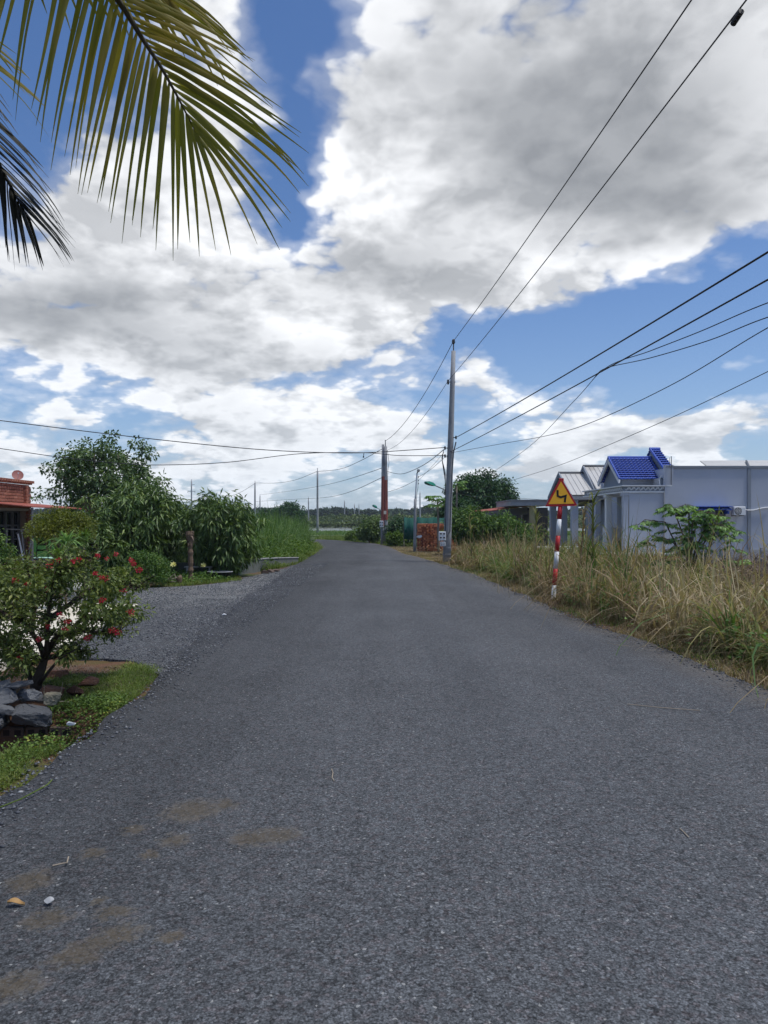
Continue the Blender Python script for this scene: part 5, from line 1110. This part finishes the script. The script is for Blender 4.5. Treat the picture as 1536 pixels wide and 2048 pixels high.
# flowering crape myrtle at the left edge
def myrtle():
    b0 = gnd(72, 1388); b0.z = 0; e = empty('flowering_tree', b0, 'small crape myrtle with red flower clusters beside the slate stones', 'tree'); Y = b0.y
    m = MB(); tips = []
    def pth(pts, r0, r1):
        P = [at(x, y, Y+dy) for x, y, dy in pts]; k = len(P); m.tube(P, [r0+(r1-r0)*i/(k-1) for i in range(k)], 8); return P
    pth([(70, 1395, 0), (74, 1360, 0), (84, 1335, 0), (90, 1315, 0)], .052, .032)
    pth([(70, 1392, 0), (64, 1362, .05), (52, 1338, .1), (40, 1318, .15)], .03, .014); pth([(74, 1375, 0), (96, 1345, -.08), (118, 1318, -.12), (150, 1300, -.12)], .018, .006)
    mains = [[(90, 1318, 0), (80, 1290, .05), (62, 1262, .1), (48, 1240, .15), (38, 1215, .2), (20, 1170, .2), (5, 1130, .2)], [(90, 1318, 0), (94, 1288, -.1), (96, 1240, -.2), (100, 1200, -.2), (110, 1150, -.25), (120, 1120, -.3)],
             [(88, 1318, 0), (60, 1312, -.2), (30, 1295, -.3), (-10, 1275, -.4), (-60, 1240, -.5)], [(92, 1310, 0), (110, 1285, .2), (135, 1265, .4), (165, 1235, .6), (200, 1190, .8), (225, 1150, .8)],
             [(95, 1300, 0), (115, 1270, -.1), (160, 1262, -.1), (210, 1265, -.1), (240, 1262, -.1)], [(96, 1240, -.2), (130, 1215, 0), (180, 1180, .2), (240, 1160, .3), (270, 1180, .3)], [(48, 1240, .15), (20, 1235, .1), (-30, 1200, 0)],
             [(92, 1316, 0), (120, 1310, .1), (150, 1305, .1), (165, 1302, .1)], [(62, 1262, .1), (70, 1215, .3), (60, 1160, .5), (50, 1120, .5)], [(165, 1235, .6), (215, 1240, .7), (262, 1228, .8)], [(110, 1150, -.25), (150, 1135, -.2), (185, 1118, -.1)], [(90, 1310, 0), (50, 1335, .2), (20, 1320, .3), (5, 1300, .35)]]
    pts = []
    for mn in mains:
        P = pth(mn, .026, .006)
        for i in range(len(P)-1):
            for s in np.linspace(0, 1, 6): pts.append((np.array(P[i].lerp(P[i+1], s)), (i+s)/(len(P)-1)))
    twigs = []
    for c, s in pts:
        if s < .22: continue
        for k in range(3 if s > .45 else 2):
            v = rdir(1)[0]; v[2] = v[2]*.5+.25; ln = rng.uniform(.10, .26); q = c+v*ln; m.tube([c, (c+q)/2+np.array([0, 0, .01]), q], [.004, .003, .002], 4); twigs.append((c, q))
    m.build('trunk', MT['bark_d'], e, smooth=True)
    geos = []
    for a, q in twigs:
        n = 13; s = rng.uniform(.15, 1.08, n); P = a+(q-a)*s[:, None]+rng.normal(0, .018, (n, 3)); D = rdir(n)+unit(q-a)*.5+np.array([0, 0, -.15])
        geos.append(leaf_geo(P, D, unit(np.array([0, 0, 1.])+rdir(n)*.6), rng.uniform(.03, .052, n), rng.uniform(.017, .027, n)))
    C = []
    for (x, y, rx, ry, k) in ((20, 1165, 70, 30, 24), (110, 1160, 50, 20, 9), (220, 1165, 50, 36, 26), (20, 1225, 45, 22, 9), (230, 1228, 44, 14, 14), (170, 1212, 40, 16, 7), (150, 1138, 60, 20, 9), (40, 1318, 34, 22, 16), (20, 1285, 30, 20, 8), (140, 1306, 24, 8, 6)):
        for _ in range(k): C.append(A3(x+rng.normal()*rx*.5, y+rng.normal()*ry*.5, Y+rng.uniform(-.5, .9)))
    geos.append(clump_leaves(np.array(C), .085, 34, .05, .027, .15))
    V, Fc = join(geos); np_mesh('crown', V, [Fc], MT['myrtle'], e)
    fl = [(30, 1160), (100, 1128), (118, 1120), (148, 1122), (158, 1118), (195, 1112), (202, 1155), (212, 1158), (262, 1120), (268, 1128), (278, 1140), (92, 1178), (54, 1168), (120, 1231), (135, 1243), (95, 1252), (78, 1278), (130, 1258), (175, 1275), (225, 1261), (235, 1264), (38, 1317), (205, 1200), (248, 1180), (232, 1108), (215, 1118), (190, 1147), (262, 1225)]
    for (x, y) in fl:
        c = A3(x, y, Y-.28-rng.uniform(0, .2)); n = int(rng.integers(22, 48)); rr = rng.uniform(.016, .034)
        v = rdir(n); P = c+v*rng.uniform(.2, 1, (n, 1))*rr*np.array([1, 1, .8]); V, Fc = leaf_geo(P, v+rdir(n)*.5, rdir(n), rng.uniform(.011, .019, n), rng.uniform(.010, .016, n), .4); np_mesh('flower_cluster', V, [Fc], MT['flower'], e)
myrtle()
for (px, py, Y, lb) in ((347, 1130, 17.2, 'pale yellow flower beside the clipped bush'), (407, 1131, 19.2, 'pale yellow flower under the small mango tree')):
    c = at(px, py, Y); e = empty('yellow_flower', (c.x, Y, 0), lb, 'flower'); m = MB(); m.tube([(c.x, Y, 0), (c.x+.03, Y, c.z*.5), c], .006, 5); m.build('stalk', MT['hedge'], e)
    n = 9; a = np.linspace(0, 6.28, n); V, Fc = leaf_geo(np.repeat(np.array(c)[None], n, 0), np.stack([np.cos(a), np.sin(a)*.5-.5, np.sin(a)*.6+.3], 1), rdir(n), np.full(n, .1), np.full(n, .06)); np_mesh('petals', V, [Fc], MT['yflower'], e)
# ------------------------------------------------------------------ coconut palm overhead: its trunk stands outside the picture on the left
def palm():
    hub = Vector((-3.5, 2.5, 4.75)); e = empty('coconut_palm', (-3.9, 2.3, 0), 'coconut palm whose long green fronds hang into the upper left corner', 'palm tree')
    m = MB(); P = [Vector((-3.9, 2.3, -.1)).lerp(hub, i/8)+Vector((-.12*math.sin(math.pi*i/8), 0, 0)) for i in range(9)]; m.tube(P, [.16-.06*i/8 for i in range(9)], 12); m.build('trunk', MT['bark_l'], e, smooth=True)
    def leaflet(fr, b0, tip, wd, twist, mat, kink):
        d0 = (tip-b0); ln = d0.length; view = Vector((0, -1, 0)); side = d0.normalized().cross(view).normalized(); nv = side.cross(d0.normalized())
        side = (side*math.cos(twist)+nv*math.sin(twist)).normalized(); nv = d0.normalized().cross(side)
        n = 10; vs = []; fs = []; cp = b0.lerp(tip, .45)+Vector((0, 0, .07*ln))+Vector((random.uniform(-.02, .02), random.uniform(-.06, .06), 0))*ln
        for i in range(n+1):
            s = i/n; q = b0*(1-s)**2+cp*2*s*(1-s)+tip*s*s
            if kink and s > kink: q = q+Vector((0, 0, -.6*(s-kink)**2*ln))
            w = wd*.5*min(1, .25+s*6)*(1-max(0, s-.35)/.65)**.75+.0008; vs += [q-side*w+nv*w*.35, q, q+side*w+nv*w*.35]
        for i in range(n): k = i*3; fs += [(k, k+1, k+4, k+3), (k+1, k+2, k+5, k+4)]
        mb = MB(); mb.add(vs, fs); me = bpy.data.meshes.new('leaflet'); me.from_pydata(mb.v, [], mb.f); me.update()
        o = link('leaflet', me, MT[mat], fr, True); return o
    def frond(rach, n, Lf, Rf, mat, wd, tw, skip=0, jit=14, label=None):
        """rach: (crop px, crop py, depth); Lf/Rf: leaflet offsets (crop px) along the frond from stem to tip"""
        P = [at(x/2.4, y/2.4, Y) for x, y, Y in rach]; P = [hub]+P
        k = len(P)-1; mb = MB(); Q = []
        def cr(u):
            u = min(max(u, 0), .9999)*k; i = int(u); s = u-i; a, b, c, d_ = P[max(i-1, 0)], P[i], P[i+1], P[min(i+2, k)]
            return .5*((2*b)+(c-a)*s+(2*a-5*b+4*c-d_)*s*s+(3*b-a-3*c+d_)*s**3)
        mb.tube([cr(i/24) for i in range(25)], [.028-.025*i/24 for i in range(25)], 8); fr = mb.build('frond', MT['palmrib'], e, smooth=True)
        if label: fr['label'] = label
        inv = fr.matrix_parent_inverse.copy()
        for i in range(n):
            tt = (i+.5)/n; u = (1+skip+(k-1-skip)*tt)/k; b0 = cr(u); Yd = b0.y
            for tab in (Lf, Rf):
                if not tab: continue
                off = [np.interp(tt, [q[0] for q in tab], [q[j] for q in tab]) for j in (1, 2)]
                px = 768+b0.x/Yd*F; py = HOR-(b0.z-H)/Yd*F
                tip = at(px+off[0]/2.4+random.uniform(-jit, jit), py+off[1]/2.4+random.uniform(-jit, jit)*1.3, Yd+random.uniform(-.12, .18))
                lf = leaflet(fr, b0, tip, wd*random.uniform(.75, 1.15), random.gauss(tw, .28), mat, random.choice((0, .6, .7, 0)))
        return fr
    # hanging main frond: tip at about (930,620) of the enlarged corner
    frond([(-120, -900, 2.95), (120, -560, 3.05), (330, -280, 3.2), (480, -100, 3.3), (580, 20, 3.38), (680, 180, 3.45), (765, 310, 3.5), (850, 460, 3.56), (935, 625, 3.62)], 36,
          [(0, -170, 760), (.3, -180, 840), (.55, -190, 860), (.72, -110, 810), (.85, -20, 720), (.94, 70, 640), (1, 190, 580)],
          [(0, 520, 140), (.3, 600, 260), (.5, 650, 330), (.68, 730, 440), (.82, 660, 480), (.92, 500, 560), (1, 300, 550)], 'palm', .025, .15, label='broad green frond hanging down from the top edge')
    frond([(-420, -700, 2.9), (-150, -480, 3.15), (140, -330, 3.4), (420, -230, 3.6), (640, -140, 3.8), (800, -20, 3.95)], 22, [(0, 200, 420), (1, 300, 420)], [(0, 520, 250), (.6, 500, 300), (1, 420, 330)], 'palm', .032, .3, 1, label='upper frond whose leaflets cross the top edge')
    frond([(-520, 0, 3.0), (-380, 180, 3.1), (-240, 370, 3.2), (-120, 560, 3.3), (-20, 760, 3.4), (60, 910, 3.48), (118, 1015, 3.52)], 34,
          [(0, -60, 460), (.7, 30, 430), (.9, 60, 320), (1, 120, 260)], [(0, 380, 330), (.5, 390, 400), (.8, 320, 350), (.93, 220, 250), (1, 170, 220)], 'palm_d', .026, 1.25, jit=9, label='dark frond seen edge on at the left edge')
    frond([(-560, -160, 3.2), (-380, -30, 3.5), (-240, 110, 3.8), (-120, 260, 4.0)], 12, None, [(0, 420, 240), (1, 330, 330)], 'palm', .032, .8, 1, label='small outer frond behind the main frond at the left edge')
MT['palmrib'] = paint('palm_rib', (.045, .04, .022), .6, .2, 8)
palm()
# ------------------------------------------------------------------ wild plants on the right verge
def reed(px, Y, top, n, label, lean=0.0, mat='olive', L_=.7):
    b0 = at(px, HOR, Y); e = empty('reed_plant', (b0.x, Y, 0), label, 'reed', 'reeds in the verge'); tp = Vector((b0.x+lean, Y, at(px, top, Y).z)); m = MB(); P = limb(m, (b0.x, Y, -.1), tp, .016, .008, .02, 6); m.build('stem', MT['straw'], e)
    s = rng.uniform(.2, 1, n); B = np.array([np.array(Vector((b0.x, Y, 0)).lerp(tp, q)) for q in s]); V, Fq = blade_geo(B, L_*rng.uniform(.6, 1.1, n)*(1.15-.4*s), rng.uniform(0, 6.3, n), rng.uniform(.3, 1.2, n), rng.uniform(.018, .032, n), 7, .95)
    np_mesh('leaves', V, [Fq], MT[mat], e)
reed(1186, 13.6, 1000, 46, 'tall pale reed standing right of the warning sign', 0, 'olive', .75)
reed(1158, 15.8, 1030, 34, 'dry reed between the warning sign and the tall pale reed', .1, 'straw', .65)
reed(1392, 14.2, 1030, 40, 'leaning reed rising out of the wild shrub', .45, 'olive', .6)
reed(1072, 17.5, 1030, 36, 'green reed just left of the warning sign', 0, 'olive', .7)
reed(1015, 22, 1030, 36, 'green reed in front of the lean to', 0, 'tallgrass', .8)
reed(945, 23, 1035, 30, 'yellow reed right of the nearest utility pole', -.1, 'olive', .7)
def wild_shrub():
    b0 = (5.75, 14.2, 0); e = empty('wild_shrub', b0, 'sprawling wild shrub with drooping paired leaves before the window', 'shrub'); m = MB(); geos = []; Y = 14.2
    tips = [[(1372, 1190), (1360, 1105), (1330, 1044), (1290, 1039), (1264, 1059)], [(1372, 1190), (1375, 1093), (1352, 1032), (1340, 1008), (1335, 1020)], [(1372, 1190), (1385, 1081), (1400, 1020), (1440, 1032), (1486, 1075)], [(1372, 1190), (1395, 1105), (1430, 1054), (1455, 1071), (1470, 1108)],
            [(1372, 1190), (1370, 1130), (1345, 1081), (1305, 1071), (1290, 1093)], [(1372, 1190), (1380, 1105), (1385, 1044), (1412, 1020), (1430, 1047)], [(1372, 1190), (1400, 1140), (1450, 1117), (1490, 1127)], [(1372, 1190), (1360, 1140), (1325, 1117), (1300, 1127)], [(1372, 1190), (1378, 1081), (1378, 1026), (1370, 1008), (1360, 1017)], [(1372, 1190), (1392, 1093), (1415, 1051), (1448, 1049), (1470, 1066)]]
    for tpts in tips:
        dy = random.uniform(-.8, .8); P = [at(x, y, Y+dy*i/len(tpts)) for i, (x, y) in enumerate(tpts)]; m.tube(P, [.02-.016*i/(len(P)-1) for i in range(len(P))], 6)
        for i in range(1, len(P)-1):
            for s in np.linspace(0, 1, 4, endpoint=False):
                c = P[i].lerp(P[i+1], s)
                for k in range(2):
                    a = random.uniform(0, 6.3); dv = Vector((math.cos(a), math.sin(a), random.uniform(-.25, .35))); q = c+dv*random.uniform(.14, .26)+Vector((0, 0, -.05)); m.tube([c, c.lerp(q, .5)+Vector((0, 0, .02)), q], .003, 4)
                    n = 12; u = np.linspace(.2, 1, n); Pn = np.array(c)+(np.array(q)-np.array(c))*u[:, None]; sd = np.array([-dv.y, dv.x, 0]); D = sd*np.where(np.arange(n) % 2, 1, -1)[:, None]+np.array(dv)*.5+np.array([0, 0, -.7]); geos.append(leaf_geo(Pn, D, unit(np.array([0, 0, 1.])+.3*rdir(n)), rng.uniform(.07, .12, n), rng.uniform(.032, .05, n)))
    m.build('branches', MT['bark'], e, smooth=True); V, Fc = join(geos); np_mesh('leaves', V, [Fc], MT['cassava'], e)
wild_shrub()
# ------------------------------------------------------------------ grasses (uncountable)
def grass(name, label, xy, h, w, lean, mat, segs=4, droop=.6, curl=.0, tuft=0):
    if tuft:
        n = len(xy)*tuft; xy = np.repeat(xy, tuft, 0)+rng.normal(0, .045, (n, 2))
    n = len(xy); B = np.stack([xy[:, 0], xy[:, 1], gz(xy[:, 0], xy[:, 1])-.01], 1)
    hh = h[0]+(h[1]-h[0])*rng.uniform(0, 1, n)*(.45+.75*vnoise(xy[:, 0], xy[:, 1], .9, 3))
    V, Fq = blade_geo(B, hh, rng.uniform(0, 6.3, n), rng.uniform(lean[0], lean[1], n), rng.uniform(w[0], w[1], n), segs, droop, curl)
    return tag(np_mesh(name, V, [Fq], MT[mat]), label, 'grass', kind='stuff')
def verge(n, d0, d1, y0, y1, pw=1.35):
    y = y0+(y1-y0)*rng.uniform(0, 1, n)**pw; d_ = d0+(d1-d0)*rng.uniform(0, 1, n); return np.stack([np.interp(y, RY, RX)+d_*(1+.02*y), y], 1)
def tufts(name, label, cen, per, h, w, spread, mat, keep=None):
    """clumped grass: every tuft has its own height, lean and wind direction; blades arch outwards and tangle"""
    n = len(cen); th = (h[0]+(h[1]-h[0])*rng.uniform(0, 1, n)**1.5)*(.28+1.05*vnoise(cen[:, 0], cen[:, 1], .55, 3)); wa = rng.uniform(0, 6.3, n); ws = rng.uniform(0, .8, n)
    k = n*per; i = np.repeat(np.arange(n), per); a0 = rng.uniform(0, 6.3, k); r = np.abs(rng.normal(0, .06, k))
    xy = cen[i]+np.stack([np.cos(a0), np.sin(a0)], 1)*r[:, None]; z = gz(xy[:, 0], xy[:, 1])-.02
    lx = np.cos(a0)*spread*rng.uniform(.1, 1.9, k)+np.cos(wa[i])*ws[i]; ly = np.sin(a0)*spread*rng.uniform(.1, 1.9, k)+np.sin(wa[i])*ws[i]
    ww = rng.uniform(w[0], w[1], k)*(1+.02*xy[:, 1])
    V, Fq = blade_geo(np.stack([xy[:, 0], xy[:, 1], z], 1), th[i]*rng.uniform(.4, 1.2, k), np.arctan2(ly, lx), np.hypot(lx, ly), ww, 7, .95, 1.3)
    return tag(np_mesh(name, V, [Fq], MT[mat]), label, 'grass', kind='stuff')
def clear(v, gate, sd, sc_=.8, inv=False):
    q = vnoise(v[:, 0], v[:, 1], sc_, sd); q = q < gate if inv else q > gate
    return v[q & ~((v[:, 0] > 6.2) & (v[:, 1] < 20) & (v[:, 1] > 11))]
tufts('dry_grass', 'tall straw coloured dry grass along the right edge of the road', clear(verge(1250, .35, 3.0, 5.4, 26.5), .42, 11), 15, (.6, 1.75), (.009, .024), .5, 'straw')
tufts('half_dry_grass', 'olive half dry grass mixed through the right verge', clear(verge(1350, .45, 3.4, 4.2, 26.5), .55, 11, inv=True), 15, (.55, 1.7), (.010, .026), .55, 'olive')
tufts('fresh_grass', 'green grass clumps growing through the dry grass of the right verge', clear(verge(900, .5, 3.6, 4.4, 26.5), .5, 21), 15, (.5, 1.55), (.011, .026), .55, 'tallgrass')
pv = scatter([(2.25, 26.2), (2.45, 28.5), (3.3, 31.5), (5.2, 31), (5.2, 25.5), (2.9, 25)], 330); tufts('pole_grass', 'straw coloured grass around the foot of the nearest utility pole', pv, 15, (.5, 1.6), (.008, .018), .5, 'straw')
v1 = clear(verge(5200, .6, 3.0, 7.0, 26), .25, 31); grass('fallen_stalks', 'broken brown stalks lying tangled among the dry grass', v1, (.4, 1.0), (.007, .018), (1.0, 2.6), 'straw', 6, .42, 1.4)
v1 = clear(verge(420, .4, 3.0, 6, 26), .35, 41); v1 = np.concatenate([v1, np.array([3.55, 15.2])+rng.normal(0, (.55, .7), (110, 2))]); grass('seed_stalks', 'thin pale stalks standing above the dry grass', v1, (1.0, 2.1), (.006, .011), (.02, .6), 'straw', 6, .5, .4)
v3 = verge(6500, .02, .55, 2.0, 36, 1.2); v3 = v3[vnoise(v3[:, 0], v3[:, 1], 1.6, 5) > .32]
grass('verge_stubble', 'short yellowish stubble at the right edge of the asphalt', v3, (.05, .20), (.005, .011), (.2, 1.2), 'straw', 3, .7, .3, 3)
v4 = verge(3200, .0, .5, 2.0, 40, 1.2); v4 = v4[vnoise(v4[:, 0], v4[:, 1], 1.1, 15) > .55]
grass('verge_turf', 'short green grass in patches at the right edge of the asphalt', v4, (.04, .14), (.005, .011), (.2, 1.2), 'turf', 3, .6, .3, 3)
v5 = verge(900, 2.0, 4.2, 4.2, 12); grass('green_tussocks', 'fresh green grass tussocks at the lower right behind the dry grass', v5, (.3, .75), (.008, .017), (.2, .9), 'tallgrass', 5, .9, .4, 7)
v5 = np.concatenate([scatter([(2.7, 26.5), (3.2, 32), (4.0, 36), (6.5, 36), (7.5, 22), (5.5, 20)], 2200), scatter([(4.2, 18), (8.2, 18), (8.2, 24), (4.2, 25)], 900)])
grass('yard_grass', 'mixed grass in the plot between the verge and the houses', v5, (.25, 1.0), (.012, .024), (.1, .8), 'olive', 4, .8, .4, 3)
v6 = scatter([(1.7, 28.5), (2.6, 27.5), (3.4, 31), (3.2, 36), (2.2, 40), (.9, 44), (.3, 44), (.9, 35)], 5600)
grass('shoulder_grass', 'low yellow green grass on the shoulder before the brick stack', v6, (.04, .13), (.010, .02), (.2, 1.1), 'straw', 2, .6)
# left side
GP = [(-2.0, 3.3), (-1.9, 4.0), (-2.06, 4.85), (-2.1, 5.6), (-2.03, 6.2), (-2.1, 7.1), (-2.35, 7.6), (-3.0, 7.9), (-3.6, 7.4), (-2.75, 6.3), (-2.5, 5.6), (-2.45, 4.9), (-2.5, 3.6)]
g1 = scatter(GP, 9500); g1 = g1[vnoise(g1[:, 0], g1[:, 1], 2.4, 8) > .30]
grass('verge_grass', 'short green grass patch between the flowering tree and the asphalt', g1, (.025, .10), (.003, .007), (.3, 1.4), 'turf', 3, .6, .4, 4)
g1b = scatter([(-2.0, 6.2), (-2.1, 7.4), (-3.6, 7.9), (-4.2, 7.2), (-3.4, 6.2)], 2600)
grass('dead_thatch', 'brown dead grass and leaf litter around the flowering tree', g1b, (.02, .09), (.004, .009), (.8, 2.2), 'twig', 3, .8, .6, 2)
def weeds(name, label, xy, hmax, mat, L_=.035):
    n = len(xy); z = gz(xy[:, 0], xy[:, 1])+hmax*rng.uniform(0, 1, n)*(.3+.9*vnoise(xy[:, 0], xy[:, 1], 3., 2)); P = np.stack([xy[:, 0], xy[:, 1], z], 1)
    D = rdir(n); D[:, 2] = np.abs(D[:, 2])*.5; V, Fc = leaf_geo(P, D, unit(np.array([0, 0, 1.])+rdir(n)*.6), L_*rng.uniform(.6, 1.3, n), L_*.62*rng.uniform(.7, 1.2, n)); return tag(np_mesh(name, V, [Fc], MT[mat]), label, 'weeds', kind='stuff')
weeds('creeping_weeds', 'creeping green weeds with yellow leaves spilling over the ditch edge onto the road', np.concatenate([scatter([(-2.15, 4.9), (-2.05, 5.5), (-1.98, 6.2), (-2.35, 6.3), (-2.75, 6.05), (-2.75, 5.5), (-2.45, 4.9)], 6500), scatter([(-2.2, 4.2), (-2.15, 4.9), (-2.6, 5.5), (-2.75, 5.3), (-2.6, 4.4)], 700)]), .10, 'weed', .027)
m = MB(); m.tube([gnd(x, y)+Vector((0, 0, .035)) for x, y in ((0, 1628), (40, 1612), (70, 1596), (95, 1582), (104, 1572))], .004, 5); tag(m.build('runner_stem', MT['turf']), 'pale grass runner creeping onto the asphalt at the left edge', 'stem')
tg = scatter([(-3.15, 27), (-3.25, 35), (-3.5, 41), (-4.4, 48), (-6.5, 54), (-12, 57), (-13, 40), (-9, 26), (-4.3, 22), (-3.55, 23.5)], 5200)
grass('tall_grass', 'tall arching green grass along the left side of the bend', tg[tg[:, 0] < np.interp(tg[:, 1], RY, LX)-.9], (1.0, 2.8), (.016, .036), (.1, .8), 'tallgrass', 6, .95, .4, 6)
tg2 = scatter([(-3.05, 26), (-3.2, 35), (-3.45, 41), (-4.3, 48), (-5.4, 48), (-5, 40), (-4.6, 33), (-4.0, 26), (-4.0, 22.5), (-3.5, 22.5)], 5200)
grass('low_bank_grass', 'low fresh green grass at the foot of the tall grass', tg2, (.08, .5), (.010, .022), (.3, 1.1), 'turf', 4, .8, .4, 4)
weeds('bank_weeds', 'broad leaved weeds on the bank between the low wall and the tall grass', scatter([(-3.6, 22.5), (-3.15, 27), (-3.3, 36), (-4.6, 38), (-5.2, 30), (-5, 22)], 9000), .75, 'lime', .11)
weeds('vine_weeds', 'dark ground cover beneath the mango trees', scatter([(-3.9, 18.6), (-4.6, 17.6), (-8.6, 17.3), (-9, 22), (-4.2, 22)], 8000), .22, 'hedge', .08)
g7 = scatter([(-3.6, 18.6), (-4.4, 17.5), (-5.4, 17.0), (-5.2, 18.8), (-4.0, 20.2)], 900); grass('gravel_edge_grass', 'short grass around the palm stump', g7, (.05, .2), (.008, .014), (.3, 1.2), 'turf', 3, .6, .3, 4)
g8 = scatter([(.5, 45.5), (-1.0, 51.5), (-3.2, 58), (-6, 63), (-6, 70), (6, 62), (5, 45)], 5200); grass('bend_grass', 'green grass on the verge behind the red banded poles', g8, (.1, .55), (.015, .03), (.2, .9), 'turf', 3, .7, .3, 3)
vw = verge(9000, .3, 3.2, 4.5, 24); vw = vw[vnoise(vw[:, 0], vw[:, 1], 1.3, 61) > .66]
weeds('broad_leaved_weeds', 'broad leaved green weeds scattered through the dry grass of the right verge', vw, .5, 'cassava', .075)
# dead branches heaped at the right edge
def brush():
    n = 1500; geos = []; q = scatter([(6.0, 12.0), (7.8, 11.0), (11, 14), (11, 20), (7.6, 20), (6.4, 16)], n); top = .12+.5*np.exp(-((q[:, 0]-9.2)/1.8)**2-((q[:, 1]-16)/3.5)**2)
    B = np.stack([q[:, 0], q[:, 1], top*rng.uniform(0, 1, n)], 1); V, Fq = blade_geo(B, rng.uniform(.3, 1.1, n), rng.uniform(0, 6.3, n), rng.uniform(.6, 2.2, n), rng.uniform(.012, .028, n), 6, .8, 1.2)
    V[:, 2] = np.maximum(V[:, 2], .0); return tag(np_mesh('brush_heap', V, [Fq], MT['twig']), 'heap of dead brown branches and stalks at the right edge', 'brush', kind='stuff')
brush()
bpy.context.view_layer.update()
# ------------------------------------------------------------------ air: thin haze over the far fields
def haze():
    m = bpy.data.materials.new('haze'); m.use_nodes = True; tr = m.node_tree; tr.nodes.clear()
    v = nd(tr, 'ShaderNodeVolumePrincipled', {'Color': (.78, .87, 1.0, 1), 'Density': .00032}); out = nd(tr, 'ShaderNodeOutputMaterial'); tr.links.new(v.outputs[0], out.inputs['Volume'])
    b = MB(); b.bb(-960, 960, -90, 3050, -2, 13); o = b.build('haze', m); tag(o, 'thin bluish haze over the far fields and wood', 'haze', kind='stuff')
haze()
